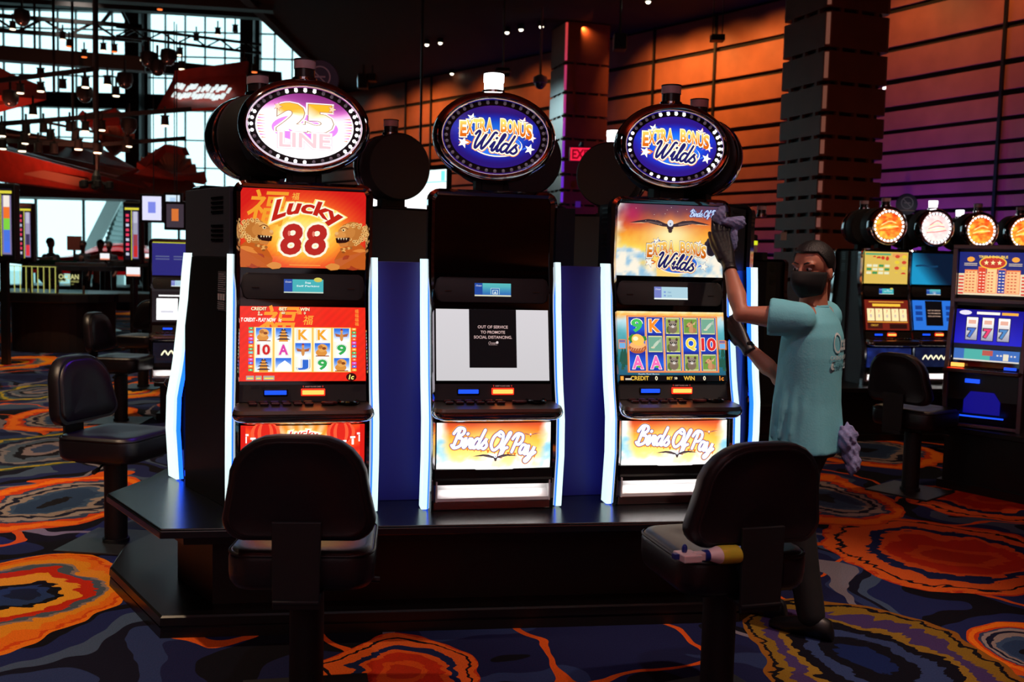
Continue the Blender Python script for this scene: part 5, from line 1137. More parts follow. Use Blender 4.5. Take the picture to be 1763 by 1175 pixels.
speaker_(625, 141, 27, .26, .38, 'black loudspeaker hung before the far left end of the orange wall'); speaker_(641, 134, 27, .22, .2, 'small black loudspeaker just right of the far one'); speaker_(1067, 73, 19, .24, .3, 'black loudspeaker hung right of the first banded column')
c = at(1235, 66, 17); t = thing('wall_projector', 'black wash light hanging before the orange wall', 'lamp', c); m = MB(); m.box((0, 0, 0), (.22, .2, .1)); m.build('body', M_BLACK, t); m = MB(); m.bar((-.08, 0, .05), (-.08, 0, HC - c.z), .015); m.bar((.08, 0, .05), (.08, 0, HC - c.z), .015); m.build('hanger', M_BLACK, t)
c = at(866, 124, 16); t = thing('hanging_projector', 'brass-coloured small projector above the middle oval sign', 'lamp', c); m = MB(); m.lathe([(.05, -.12), (.07, -.1), (.07, .1), (.05, .12)], (0, 0, 0), 16, 'x'); m.build('barrel', M_BRUSH, t, smooth=40); m = MB(); m.tube([(0, 0, .05), (0, 0, HC - c.z)], .015, 6); m.build('hanger', M_BLACK, t)
c = at(1520, 165, 16.5); t = thing('wall_sconce', 'small bright wall light beside the big banded column', 'lamp', c); m = MB(); m.box((0, 0, 0), (.06, .05, .5)); m.build('backplate', M_BLACK, t); m = MB(); m.box((0, -.04, .16), (.04, .04, .12)); m.box((0, -.04, -.16), (.04, .04, .12)); m.build('lens', mat('sconce_lens', (255, 240, 230), .4, emit=(255, 236, 226), es=3), t)
cv_ = at(1349, 407, 12.4); t = tag(MB().box((0, 0, 0), (.07, .03, .1)).build('wall_plate', mat('pale_plate', (170, 160, 150), .5)), 'small pale plate on the big banded column', 'switch'); t.location = cv_
# ================================================================== atrium: trusses, lamps, red canopies, pit
M_STEEL = mat('black_truss_steel', (14, 15, 17), .6)
def beam(name, p0, D0, p1, D1, th, label, lattice=False):
    a, b = at(p0[0], p0[1], D0), at(p1[0], p1[1], D1); t = thing(name, label, 'beam', a); m = MB(); b = b - a
    if lattice:
        h = Vector((0, 0, th)); m.bar((0, 0, 0), b, th * .28); m.bar(h, b + h, th * .28); n = int(b.length / (th * 1.5)); m.build('chord', M_STEEL, t); m = MB()
        for k in range(n): u, v = b * (k / n), b * ((k + 1) / n); m.bar(u + (h if k % 2 else Vector()), v + (Vector() if k % 2 else h), th * .16)
        m.build('lattice', M_STEEL, t)
    else: m.bar((0, 0, 0), b, th, th); m.build('chord', M_STEEL, t)
    return t
BM = [((-60, 48), 24, (245, 70), 25, .34, 'deep black lattice truss highest at the left, above the long solid beam', True), ((200, 62), 24, (450, 92), 26, .22, 'black truss with warm light on it reaching to the atrium corner', True),
      ((-60, 88), 21, (250, 112), 22, .3, 'thick solid black beam crossing the atrium window', False), ((230, 112), 24, (480, 135), 27, .3, 'black beam continuing behind the red banner-like canopy', False),
      ((-60, 146), 15.6, (170, 118), 16.4, .07, 'thin black lighting rail rising to the right under the thick beam', False), ((-60, 218), 16, (330, 188), 17, .07, 'thin black lighting rail above the small pentagonal canopy', False),
      ((80, 211), 17, (240, 243), 17.5, .04, 'short thin rail sloping down to the right', False), ((-60, 238), 15, (160, 251), 15.5, .07, 'lowest black lighting rail at the left edge', False), ((150, 251), 15.5, (320, 238), 16, .06, 'lighting rail running on below the small pentagonal canopy', False), ((-40, 226), 18, (180, 249), 18, .03, 'thin cable-like rail behind the lowest rail', False)]
for a0, D0, a1, D1, th, lab, lat in BM: beam('lighting_truss', a0, D0, a1, D1, th, lab, lat)
for gx, gy, gd in ((0, -14, 20), (0, 2, 25)):
    beam('roof_girder', (gx - 80, gy - 12), gd, (470, gy + 22), gd + 1, .3, {-14: 'nearest dark roof girder at the top of the atrium', 2: 'second dark roof girder, just above the long lattice truss'}[gy])
m_ = [(93, 0, 160, 20), (165, 0, 285, 19), (126, 60, 262, 21), (168, 285, 318, 15), (60, 0, 110, 23)]
for i, (x, y0, y1, D) in enumerate(m_):
    a, b = at(x, y1, D), at(x, y0, D); b.z = 13; q = MB(); q.tube([a, b], .03 if i != 1 else .05, 6); tag(q.build('drop_rod', M_STEEL), 'thin black rod hanging from the atrium roof', 'rod', 'rods hanging from the atrium roof')
# diagonal braces
for (x0, y0, x1, y1) in ((203, 5, 172, 44), (203, 5, 222, 44)):
    q = MB(); q.bar(at(x0, y0, 26), at(x1, y1, 26), .07); tag(q.build('brace', M_STEEL), 'black diagonal brace crossing the bright upper window', 'brace', 'pair of diagonal braces')
def lens(c, es=4): return mat('spot_lens_%d_%d_%d' % c, c, .4, emit=c, es=es)
WARM, ORG = lens((255, 236, 200), 3.0), lens((255, 120, 50), 1.6)
spot0 = {}
def spot(px, py, D, kind, lit):
    p = at(px, py, D); k = (kind, lit)
    lab = {('can', 1): 'black can spotlight with warm lens on the atrium rails', ('can', 2): 'black can spotlight with orange lens on the atrium rails', ('can', 0): 'unlit black can spotlight on the atrium rails', ('dome', 1): 'big round black fixture with glass dome hanging in the atrium', ('dome', 0): 'big round black fixture with glass dome hanging in the atrium'}[k]
    grp = {'can': 'can spotlights on the atrium rails', 'dome': 'round dome fixtures in the atrium'}[kind]
    if k not in spot0:
        t = thing('hanging_spotlight', lab, 'spotlight', p, 0, grp + {0: ', unlit', 1: ', warm', 2: ', orange'}[lit]); spot0[k] = t
        if kind == 'can':
            m = MB(); m.lathe([(.03, .15), (.055, .14), (.062, .02), (.062, 0), (.05, 0)], n=14); m.build('can', M_STEEL, t, smooth=40); m = MB(); m.box((0, 0, .22), (.025, .025, .16)); m.box((0, 0, .15), (.14, .02, .02)); m.build('yoke', M_STEEL, t)
            if lit: m = MB(); m.lathe([(.055, 0), (.05, -.014), (.01, -.018)], (0, 0, 0), 14); m.build('lens', WARM if lit == 1 else ORG, t, smooth=60)
        else:
            m = MB(); m.lathe([(.03, .2), (.12, .17), (.135, .06), (.12, 0)], n=20); m.build('can', M_STEEL, t, smooth=40); m = MB(); m.ball((0, 0, 0), (.11, .11, .09), 16, 8); m.build('glass_dome', mat('smoked_dome', (60, 60, 64), .1, metal=.5), t, smooth=60); m = MB(); m.box((0, 0, .3), (.03, .03, .25)); m.build('yoke', M_STEEL, t)
        return t
    return dup(spot0[k], p, 0, lab)
for x, y, D, l in ((108, 68, 21, 1), (119, 80, 21, 2), (145, 98, 21, 2), (178, 87, 21, 1), (197, 89, 21, 2), (22, 50, 20, 1), (70, 133, 17, 1), (70, 157, 17, 1), (35, 160, 17, 1), (147, 150, 16, 1), (108, 152, 17, 0), (185, 146, 17, 1), (200, 165, 17, 1), (246, 104, 21, 1), (275, 16, 22, 2), (310, 95, 21, 1), (313, 119, 20, 1), (375, 60, 22, 1), (395, 5, 22, 1), (455, 36, 23, 2), (438, 124, 20, 2), (57, 198, 16, 1), (3, 234, 15, 1), (45, 230, 15.5, 1), (42, 247, 15, 1), (4, 256, 15, 1), (38, 260, 15, 1), (66, 263, 15, 0), (93, 264, 15, 0), (135, 257, 15, 1), (168, 263, 15, 1), (120, 226, 16, 0), (147, 226, 16, 1), (175, 224, 16, 1), (221, 252, 15.5, 1), (284, 216, 16, 1), (75, 228, 16, 0), (87, 240, 15.5, 0), (130, 242, 15.5, 0), (405, 55, 22, 0), (420, 112, 21, 0), (338, 70, 22, 0), (216, 262, 15.5, 0)): spot(x, y, D, 'can', l)
for x, y in ((38, 36), (256, 108), (271, 122), (290, 104), (146, 168), (215, 144), (18, 175), (222, 222)): spot(x, y, 17, 'dome', 1)
c = at(166, 318, 14); t = thing('truss_projector', 'dark multi-armed projector cluster hanging under the red roof', 'projector', c)
for i in range(6):
    a = PI * i / 3; m = MB(); m.bar((0, 0, .06), (.17 * math.cos(a), .17 * math.sin(a), .0), .03); m.lathe([(.03, -.06), (.05, -.04), (.05, .04), (.03, .05)], (.19 * math.cos(a), .19 * math.sin(a), 0), 12); m.build('lamp_arm', M_STEEL, t)
m = MB(); m.lathe([(.04, .05), (.07, .0), (.06, .12), (.02, .2)], n=12); m.build('hub', M_STEEL, t)
# ---- red timber canopies
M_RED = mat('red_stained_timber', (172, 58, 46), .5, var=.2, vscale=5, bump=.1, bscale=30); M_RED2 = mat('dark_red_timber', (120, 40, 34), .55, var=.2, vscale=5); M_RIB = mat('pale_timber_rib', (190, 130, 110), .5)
def slab(pts, th, mt, parent, name, origin):
    """pts: (px, py, D) corners; a board of thickness th"""
    P = [at(*q) - origin for q in pts]; n = Vector()
    for i in range(1, len(P) - 1): n += (P[i] - P[0]).cross(P[i + 1] - P[0])
    n.normalize(); m = MB(); k = len(P); m.add([q for q in P] + [q + n * th for q in P], [tuple(range(k)), tuple(range(k, 2 * k))[::-1]] + [(i, (i + 1) % k, k + (i + 1) % k, k + i) for i in range(k)]); return m.build(name, mt, parent)
def canopy(label, faces, ribs, th=.12):
    o = at(*faces[0][0][0]); t = thing('timber_canopy', label, 'canopy', o)
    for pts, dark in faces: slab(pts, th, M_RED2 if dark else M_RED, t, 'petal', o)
    for a, b in ribs: m = MB(); m.bar(at(*a) - o, at(*b) - o, .09, .16); m.build('rib', M_RIB, t)
    return t
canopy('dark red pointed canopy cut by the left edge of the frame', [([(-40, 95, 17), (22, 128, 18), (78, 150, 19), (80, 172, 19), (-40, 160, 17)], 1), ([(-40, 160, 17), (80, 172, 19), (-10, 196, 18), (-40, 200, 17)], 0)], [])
cn = canopy('red banner-like canopy with daylit slots drawn as glowing bars above the left end machine', [([(300, 122, 19), (425, 105, 18.4), (423, 127, 18.4), (296, 139, 19)], 1), ([(296, 139, 19), (423, 127, 18.4), (418, 181, 17.8), (268, 192, 18.2)], 0)], [], .06)
m = MB(); R = random.Random(4); o = cn.location
for k in range(34):
    u, v = (k % 17) / 17, (k // 17); x = 308 + u * 92 + R.uniform(-2, 2) - v * 6; y = 146 + v * 14 + u * 4 + R.uniform(-3, 3); D = 18.9 - u * .5 - (y - 139) * .014 - .12
    a = at(x, y, D) - o; m.bar(a, at(x - 5, y + 8, D - .1) - o, .05, .02)
m.build('daylight_bars', mat('daylight_glow_bar', (235, 245, 245), .4, emit=(226, 244, 244), es=1.0), cn)  # glowing bars on the board stand in for daylight through the slats
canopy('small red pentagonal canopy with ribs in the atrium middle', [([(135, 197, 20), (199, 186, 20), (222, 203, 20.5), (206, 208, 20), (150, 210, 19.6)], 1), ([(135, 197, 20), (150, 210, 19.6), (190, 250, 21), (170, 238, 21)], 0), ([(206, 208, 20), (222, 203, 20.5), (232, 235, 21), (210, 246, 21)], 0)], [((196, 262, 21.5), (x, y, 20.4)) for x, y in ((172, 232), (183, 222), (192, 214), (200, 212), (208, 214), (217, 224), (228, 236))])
canopy('red canopy with a fan of ribs beside the left end machine', [([(236, 280, 17), (262, 262, 17.5), (283, 249, 17.6), (285, 262, 17.6), (250, 288, 17)], 0), ([(283, 249, 17.6), (312, 255, 17.4), (318, 268, 17.4), (285, 262, 17.6)], 1), ([(252, 288, 17), (292, 306, 16.6), (345, 300, 16.6), (350, 318, 16.6), (230, 300, 17)], 0)], [((296, 310, 17), (x, y, 17.8)) for x, y in ((246, 278), (258, 270), (270, 264), (281, 262), (292, 262), (303, 265), (314, 270), (326, 280), (334, 290))])
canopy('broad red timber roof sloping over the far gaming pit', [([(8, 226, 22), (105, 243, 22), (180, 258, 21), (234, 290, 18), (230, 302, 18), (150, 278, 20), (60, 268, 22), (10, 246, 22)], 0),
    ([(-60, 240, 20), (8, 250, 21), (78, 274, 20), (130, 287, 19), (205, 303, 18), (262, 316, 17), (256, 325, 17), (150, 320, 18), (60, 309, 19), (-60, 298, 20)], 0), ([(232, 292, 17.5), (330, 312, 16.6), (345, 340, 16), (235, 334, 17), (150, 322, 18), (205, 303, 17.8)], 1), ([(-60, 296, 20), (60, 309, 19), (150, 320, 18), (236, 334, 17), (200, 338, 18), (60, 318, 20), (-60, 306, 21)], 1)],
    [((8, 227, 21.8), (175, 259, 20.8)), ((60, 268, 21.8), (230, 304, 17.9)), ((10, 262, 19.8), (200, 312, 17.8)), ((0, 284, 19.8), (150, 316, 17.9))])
# ---- pit: table with glass rail, far tables, displays
pc = onz(95, 604); pit = thing('pit_counter', 'curved black pit counter with a gold-striped glass rail', 'counter', (pc.x, pc.y, 0))
def arc(r0, a0, a1, n=16, sy=.6): return [(r0 * math.cos(math.radians(a0 + (a1 - a0) * k / n)), r0 * sy * math.sin(math.radians(a0 + (a1 - a0) * k / n))) for k in range(n + 1)]
m = MB(); m.prism([(-.6, .9)] + [(p_[0], p_[1]) for p_ in arc(.66, 180, 360)] + [(.6, .9)], 0, .78); m.build('base', mat('dark_wood_panel', (30, 20, 15), .5), pit)
m = MB(); m.prism(arc(1.0, 180, 360) + [(1.75, .3), (1.75, 1.1), (-1.2, 1.1)], .78, .93); m.build('counter_top', M_BLACK, pit, bevel=.02)
y_ = -.55; m = MB(); m.box((-.1, y_, 1.14), (1.72, .012, .42)); gl_ = m.build('glass_rail', M_PANE, pit)
G_ = mat('gold_lettering', (200, 200, 90), .5, emit=(180, 186, 80), es=.45); cv = Canvas()
for k in range(11): cv.rect(-.46 + k * .089, -.2, -.447 + k * .089, .19, (214, 214, 110))
cv.rect(-.47, .186, .45, .198, (190, 190, 100))
for X in (.64, -.62): cv.text('OCEAN', X, .05, .07, (222, 222, 150), .3, .03); cv.text('RESORT CASINO', X, -.02, .03, (200, 200, 120), .3, .01); cv.text('ATLANTIC CITY', X, -.065, .018, (180, 180, 100), .16, .01)
cv.rect(-1.05, -.205, .9, -.2, (120, 120, 60)); cv.build('rail_graphics', lambda x, y, o: (x - .16, y_ - .009 - o, 1.14 + y), screen_mat('faint_gold_glow', .75), gl_)
m = MB()
for k in range(5): m.lathe([(.02, .93), (.02, 1.03), (.012, 1.06)], (-.9 + k * .4, y_, 0), 8)
m.build('rail_clamps', M_BRUSH, pit)
def game_table(px, py, D, w, label, c):
    p = at(px, py, D); t = thing('gaming_table', label, 'table', (p.x, D, 0)); m = MB(); m.prism([(math.cos(math.radians(k)) * w / 2, -math.sin(math.radians(k)) * w * .3) for k in range(0, 181, 12)], p.z - .08, p.z); m.build('table_top', mat('felt_%d' % c[1], c, .9), t); m = MB(); m.lathe([(.3, 0), (.12, .06), (.1, p.z - .1), (.3, p.z - .08)], (0, -w * .12, 0), 16); m.build('pedestal', M_BLACK, t, smooth=40)
    m = MB(); m.box((0, 0, p.z + .03), (w * .5, .12, .05)); m.build('chip_tray', mat('pale_chip_tray', (190, 190, 180), .4), t)
game_table(56, 447, 19, 1.7, 'green felt table far beyond the left display', (30, 120, 90)); game_table(190, 452, 20, 2.0, 'pale grey gaming table in front of the red car', (150, 160, 170)); game_table(140, 458, 18.2, 1.8, 'dim grey table right behind the glass rail', (96, 104, 120)); game_table(262, 452, 18, 1.5, 'grey table just left of the pale-screened machine', (100, 106, 116))
def small_mon(px, py, D, w, h, label):
    c = at(px, py, D); t = thing('table_monitor', label, 'monitor', (c.x, c.y, 0)); m = MB(); m.box((0, 0, c.z), (w + .03, .03, h + .03)); m.build('housing', M_BLACK, t); m = MB(); m.tube([(0, .02, 0), (0, .02, c.z)], .02, 6); m.build('stand', M_BLACK, t); cv = Canvas(); cv.rect(-w / 2, -h / 2, w / 2, h / 2, (246, 246, 250)); cv.rect(-w / 2, -h / 2, w / 2, -h * .3, (246, 150, 120)); cv.build('lit_face', lambda x, y, o: (x, -.017 - o, c.z + y), SM, t)
small_mon(230, 468, 14.5, .2, .13, 'small white table monitor nearest the pale-screened machine'); small_mon(181, 442, 19, .18, .12, 'small white monitor in front of the red car'); small_mon(257, 441, 20, .16, .09, 'tiny monitor left of the pale-screened machine')
def pylon(px, y0, y1, D, w, label, bars):
    a, b = at(px, y0, D), at(px, y1, D); h = a.z - b.z; t = thing('display_pylon', label, 'display', (a.x, D, 0)); m = MB(); m.box((0, 0, (a.z + b.z) / 2), (w, .14, h)); m.build('housing', M_BLACK, t, bevel=.02); m = MB(); m.box((0, 0, b.z / 2), (.09, .09, b.z)); m.build('post', M_BLACK, t)
    cv = Canvas(); H, Wd = h * .86, w * .76; cv.rect(-Wd / 2, -H / 2, Wd / 2, H / 2, (16, 14, 26)); cv.rect(.02 * w, -H / 2 + .02, Wd / 2 - .01, H * .4, (120, 110, 150)); cv.rect(-Wd / 2, H * .43, Wd / 2, H * .47, (210, 200, 60)); cv.rect(-.01, -H / 2, .0, H * .42, (206, 206, 70))
    for k, c in enumerate(bars): cv.rect(.08 * w, -H * .45 + k * H * .85 / len(bars), .3 * w, -H * .45 + (k + 1) * H * .85 / len(bars), c)
    for k in range(9): cv.rect(-Wd * .42, -H * .42 + k * H * .09, -Wd * .2, -H * .37 + k * H * .09, (220, 60, 90) if k % 3 else (190, 190, 210))
    cv.build('lit_face', lambda x, y, o: (x, -.071 - o, (a.z + b.z) / 2 + y), SM_TOP, t)
pylon(6, 316, 450, 13.5, .38, 'tall game-history display cut by the left edge', [(70, 110, 220), (70, 110, 210), (120, 200, 60), (230, 110, 40), (230, 220, 210)]); pylon(45, 350, 452, 17.2, .29, 'tall dark game-history display second from the left edge', [(210, 50, 60), (60, 50, 80), (150, 140, 170), (180, 180, 200)]); pylon(230, 348, 455, 15, .28, 'tall dark game-history display beside the wall monitors', [(190, 40, 40), (150, 60, 70), (150, 150, 170), (180, 180, 200)])
def wall_mon(px, py, D, w, h, label, c0, c1):
    c = at(px, py, D); t = thing('hanging_monitor', label, 'monitor', (c.x, c.y, c.z)); m = MB(); m.box((0, 0, 0), (w + .06, .06, h + .06)); m.build('housing', M_BLACK, t, bevel=.006); m = MB(); m.tube([(0, .03, 0), (0, .03, 2.2)], .006, 6); m.build('hanger', M_STEEL, t); cv = Canvas(); cv.rect(-w / 2, -h / 2, w / 2, h / 2, c0); cv.rect(-w * .2, -.06, w * .2, .08, c1); cv.build('lit_face', lambda x, y, o: (x, -.032 - o, y), SM_TOP, t)
wall_mon(263, 359, 12.6, .24, .3, 'white hanging monitor left of the bank showing a small blue mark', (214, 214, 240), (120, 130, 220)); wall_mon(299, 352, 12.2, .17, .22, 'pale hanging monitor right of the white one', (206, 226, 240), (170, 200, 230)); wall_mon(303, 372, 11.6, .2, .27, 'dark hanging monitor with an orange letter beside the bank', (60, 50, 60), (206, 110, 50))
# ---- escalator, car, red board
a, b = at(180, 446, 38), at(222, 318, 38); e = thing('escalator', 'pale escalator rising to the right beyond the red car', 'escalator', (a.x, 38, 0)); d = b - a
m = MB()
for k in range(16): p = d * (k / 16) + Vector((0, 0, a.z)); m.box((p.x, .3, p.z), (d.x / 16 + .05, 1.3, .3))
m.build('steps', mat('grey_steps', (130, 150, 150), .5), e)
for yy in (-.42, 1.0): m = MB(); m.add([(-.55, yy, a.z - .4), (-.1, yy, a.z - .4), (d.x + .4, yy, d.z + a.z), (d.x + .2, yy, d.z + a.z + .8), (-.5, yy, a.z + .5), (-.55, yy + .08, a.z - .4), (-.1, yy + .08, a.z - .4), (d.x + .4, yy + .08, d.z + a.z), (d.x + .2, yy + .08, d.z + a.z + .8), (-.5, yy + .08, a.z + .5)], [(0, 1, 2, 3, 4), (9, 8, 7, 6, 5), (0, 5, 6, 1), (1, 6, 7, 2), (2, 7, 8, 3), (3, 8, 9, 4), (4, 9, 5, 0)]) if yy > 0 else m.bar((-.5, yy, a.z + .1), (d.x, yy, d.z + a.z + .1), .1, .5); m.build('balustrade', mat('white_balustrade', (225, 232, 232), .4), e)
m = MB(); m.box((1.6, .3, 1.2), (3.4, 1.0, .1)); m.box((-.2, .3, .5), (1.2, 1.2, 1.0)); m.build('landing', mat('grey_steps', (130, 150, 150), .5), e)
cc_ = at(196, 452, 28); car = thing('sports_car', 'red sports car on display in front of the escalator', 'car', (cc_.x, 28, 0))
prof = [(-2.1, .32), (-2.15, .5), (-1.9, .66), (-1.2, .8), (-.75, .86), (-.1, 1.17), (.5, 1.2), (1.1, 1.05), (1.7, .9), (2.1, .84), (2.15, .5), (2.05, .32)]
rings = []
for yy, s in ((-.86, .9), (-.92, .97), (-.6, 1.0), (.6, 1.0), (.92, .97), (.86, .9)): rings.append([(x, yy, .62 + (z if z < .7 else .7 + (z - .7) * (1.0 if abs(yy) < .7 else .55))) for x, z in prof])
m = MB(); m.loft(rings); m.build('car_body', mat('red_car_paint', (226, 20, 34), .25, coat=.6), car, smooth=50)
m = MB(); m.loft([[(x, yy, .62 + z) for x, z in ((-.68, .86), (-.08, 1.12), (.5, 1.14), (1.0, 1.0), (.9, .86))] for yy in (-.72, .72)]); m.build('windows', mat('dark_car_glass', (12, 12, 16), .6), car)
for x in (-1.4, 1.4):
    m = MB(); m.lathe([(.1, -.95), (.34, -.94), (.34, -.76), (.1, -.75)], (x, 0, .62 + .34), 24, 'y'); m.build('wheel', M_BLACK, car, smooth=40)
m = MB(); m.box((0, 0, .3), (5.2, 2.4, .62)); tg = tag(m.build('display_plinth', M_BLACK), 'low black plinth under the red sports car', 'platform'); tg.location = (cc_.x, 28, 0)
c = at(128, 419, 25); t = tag(MB().box((0, 0, 0), (.36, .04, .36)).build('notice_board', mat('salmon_board', (220, 120, 100), .5)), 'salmon notice board left of the red car', 'sign'); t.location = c
st_ = MB().box((0, 0, (c.z - .18) / 2), (.05, .05, c.z - .18)).build('board_post', M_BLACK); st_.parent = t; st_.location = (0, 0, -c.z)

# ================================================================== lights: the hall's own and added ones
def light(kind, loc, e, c, size=.3, aim=None, **k):
    l = bpy.data.lights.new('lamp_light', kind); l.energy = e; l.color = col(c)[:3]
    if kind == 'AREA': l.size = size; l.shape = 'DISK'
    else: l.shadow_soft_size = size
    for a_, v in k.items(): setattr(l, a_, v)
    o = bpy.data.objects.new('lamp_light', l); C.objects.link(o); o.location = loc
    if aim is not None: o.rotation_euler = (Vector(aim) - Vector(loc)).to_track_quat('-Z', 'Y').to_euler()
    return o
def sp(loc, aim, e, c, deg=50, blend=.8, size=.1): return light('SPOT', loc, e, c, size, aim, spot_size=math.radians(deg), spot_blend=blend)
WC = (255, 220, 180)
# carpet downlights
sp((-3.6, 3.2, 6.5), (-3.4, 4.2, 0), 1000, WC, 66); sp((-5.0, 7.4, 6.5), (-4.8, 8.0, 0), 1100, WC, 70); sp((-6.5, 12.5, 6.5), (-6.5, 12.5, 0), 900, WC, 70)
sp((4.6, 8.2, 6.5), (3.2, 8.8, 0), 280, (255, 205, 165), 50); sp((3.6, 3.4, 6.5), (2.7, 4.6, 0), 85, (255, 190, 165), 60)
sp((-2.5, -1.5, 6.5), (-2.5, -1.5, 0), 500, WC, 70); sp((2.5, -1.5, 6.5), (2.5, -1.5, 0), 500, WC, 70); sp((0, .6, 6.5), (-.6, 2.6, 0), 250, (225, 220, 235), 72)  # first two added behind the camera so the chrome mirrors lit carpet
sp((1.2, 1.8, 6.5), (.85, 3.45, .6), 260, (255, 220, 195), 26); sp((2.9, 2.6, 6.4), (1.55, 4.2, 1.2), 800, (255, 222, 200), 26)  # spots added to brighten the spray bottle's stool and the worker
# timber wall: warm grazers from above, violet from below
for i, (px, e) in enumerate(((655, 230), (700, 300), (760, 420), (830, 300), (900, 240), (1075, 260), (1120, 330), (1172, 620), (1250, 330), (1310, 520), (1560, 260), (1690, 240))):
    j = min(range(len(W)), key=lambda k: abs(ax(W[k]) - px) if W[k].y > 5 else 1e9); q = W[j] + WN[j] * 1.5; sp((q.x, q.y, HC - .12), (W[j].x, W[j].y, 4.9), e * .75 * (.8 if px > 1400 else .8), (255, 168, 88), 95, 1.0, .05)
for px, e, zz in ((1545, 420, 1.0), (1610, 260, 1.0), (1700, 120, 1.0), (1330, 60, 1.0), (1010, 120, 1.2), (900, 90, 1.0), (800, 60, 1.0)):
    j = min(range(len(W)), key=lambda k: abs(ax(W[k]) - px) if W[k].y > 5 else 1e9); q = W[j] + WN[j] * 1.1; sp((q.x, q.y, zz), (W[j].x, W[j].y, 2.5), e, (80, 44, 255), 110, 1.0, .1)
q_ = Vector((1.6, 19.5)); sp((1.7, 19.6, 1.0), (1.6, 21.4, 3.4), 90, (110, 40, 255), 80)
# uplights added for the red canopies; spots on the car and pit
sp((-9, 16.2, 2.2), (-9.3, 19.5, 6.5), 420, (255, 140, 105), 110, 1.0, .3); sp((-6.5, 14.5, 2.4), (-6.6, 18, 6.5), 160, (255, 140, 105), 90, 1.0, .3); sp((-11, 24, 9), (-11.2, 28, 1), 1500, (255, 235, 220), 50); sp((-7.5, 14, 6.4), (-7.5, 15.6, .8), 160, WC, 50)
for x_ in (-8, -3, 2, 7): sp((x_, -6.6, 6.3), (x_, -8, 3.0), 260, (255, 190, 130), 90, 1.0)  # washers added on the wall behind the camera for warm chrome reflections
sp((-.6, 7.6, 5.5), (-2.3, 5.4, .85), 420, (110, 40, 255), 14)  # violet spot added for the sheen on the left stool's backrest
for x_, y_2 in ((-3.5, -3), (3.5, -3), (-2.2, 1.2), (2.4, 1.6)): sp((x_, y_2, 4.6), (x_, y_2 + .2, 6.6), 300, (255, 150, 110), 130, 1.0)  # unseen uplights added so the red boards show in the chrome
# soft general glow of the hall behind us
light('AREA', (-1, -5, 5.6), 60, (235, 215, 225), 6, (0, 5, 1.2))
# added narrow spot puts daylight on the middle column; the sky follows
sp((-7.5, 29.5, 7), (.95, 21.7, 4.4), 3600, (190, 232, 238), 13, .6, .5)
w = bpy.data.worlds.new('daylight'); SC.world = w; w.use_nodes = True; bg = w.node_tree.nodes['Background']; bg.inputs[0].default_value = col(208, 240, 244); bg.inputs[1].default_value = 2.3
# ================================================================== people
def remesh(o, vox, smooth=2):
    r = o.modifiers.new('skin', 'REMESH'); r.mode = 'VOXEL'; r.voxel_size = vox; r.use_smooth_shade = True
    if smooth: s = o.modifiers.new('soft', 'SMOOTH'); s.factor = .5; s.iterations = smooth
    return o
SKIN = mat('tanned_skin', (178, 116, 92), .5, bump=.03, bscale=90); M_TEE = mat('turquoise_cotton', (110, 190, 206), .85, bump=.12, bscale=120)
M_PANTS = mat('black_trousers', (12, 12, 14), .8); M_GLOVE = mat('black_nitrile_glove', (14, 14, 18), .42, bump=.1, bscale=60); M_HAIR = mat('black_hair', (12, 10, 10), .5, bump=.4, bscale=220); M_MASK = mat('black_face_mask', (5, 5, 8), .85, bump=.05)
def limb(m, pts, rs, n=14):
    m.tube(pts, rs, n)
    for p, r in zip(pts, rs): m.ball(p, r, n, 8)
f = Vector((-.80, .60, 0)); f.normalize(); lf = Vector((-f.y, f.x, 0)); UP = Vector((0, 0, 1))
man = thing('person', 'worker in turquoise t-shirt, black mask and gloves, wiping the eagle machine', 'person', (1.318, 4.34, 0))
O = Vector(man.location); L2 = lambda v: Vector(v) - O
cen = Vector((0, 0, 0))
ls, rs_ = Vector((0, 0, 1.385)) + lf * .165, Vector((0, 0, 1.385)) - lf * .165
hipL, hipR = Vector((0, 0, .88)) + lf * .085, Vector((0, 0, .88)) - lf * .085
elL, wrL = L2(at(1277, 541, 4.28)), L2(at(1254, 455, 4.44)); hdL = L2(at(1243, 412, 4.55))
elR, wrR = L2(at(1342, 652, 4.55)), L2(at(1283, 594, 4.58)); hdR = L2(at(1262, 560, 4.64))
ftL = L2(Vector((1.335, 4.20, .07))); ftR = L2(Vector((1.20, 4.44, .07)))
knL = (hipL + ftL) / 2 + Vector((0, 0, .01)) + f * .03; knR = (hipR + ftR) / 2 + f * .03
hc = L2(at(1399, 466, 4.30)); fd = Vector((-.76, -.65, -.03)).normalized(); hx = Vector((-fd.y, fd.x, 0)).normalized()       # head centre, face direction, head's left
hu = hx.cross(fd) * -1; hu = hu if hu.z > 0 else -hu
def hp(x, y, z): return hc + hx * x + fd * y + hu * z                 # head-local: left, forward, up
def hball(m, c, r, n=18, k=12, mi=None):
    m2 = MB(); m2.ball((0, 0, 0), r, n, k); m.add([hp(c[0] + v[0], c[1] + v[1], c[2] + v[2]) for v in m2.v], m2.f, mi)
m = MB()
hball(m, (0, -.008, .035), (.077, .096, .088)); hball(m, (0, .018, -.045), (.06, .072, .068)); hball(m, (0, .045, -.09), (.032, .036, .026))
hball(m, (0, .1, -.02), (.013, .018, .016)); m.tube([hp(0, .084, .02), hp(0, .098, -.018)], [.009, .013], 8)
for s in (-1, 1):
    hball(m, (s * .078, -.012, -.012), (.01, .02, .032), 12, 8); hball(m, (s * .036, .056, -.026), (.024, .02, .02)); hball(m, (s * .032, .078, .028), (.026, .012, .009))
nb = Vector((0, 0, 1.44))
limb(m, [nb - Vector((0, 0, .06)), nb + (hc - nb) * .45 - fd * .01, hc - fd * .02 - hu * .05], [.07, .056, .056])
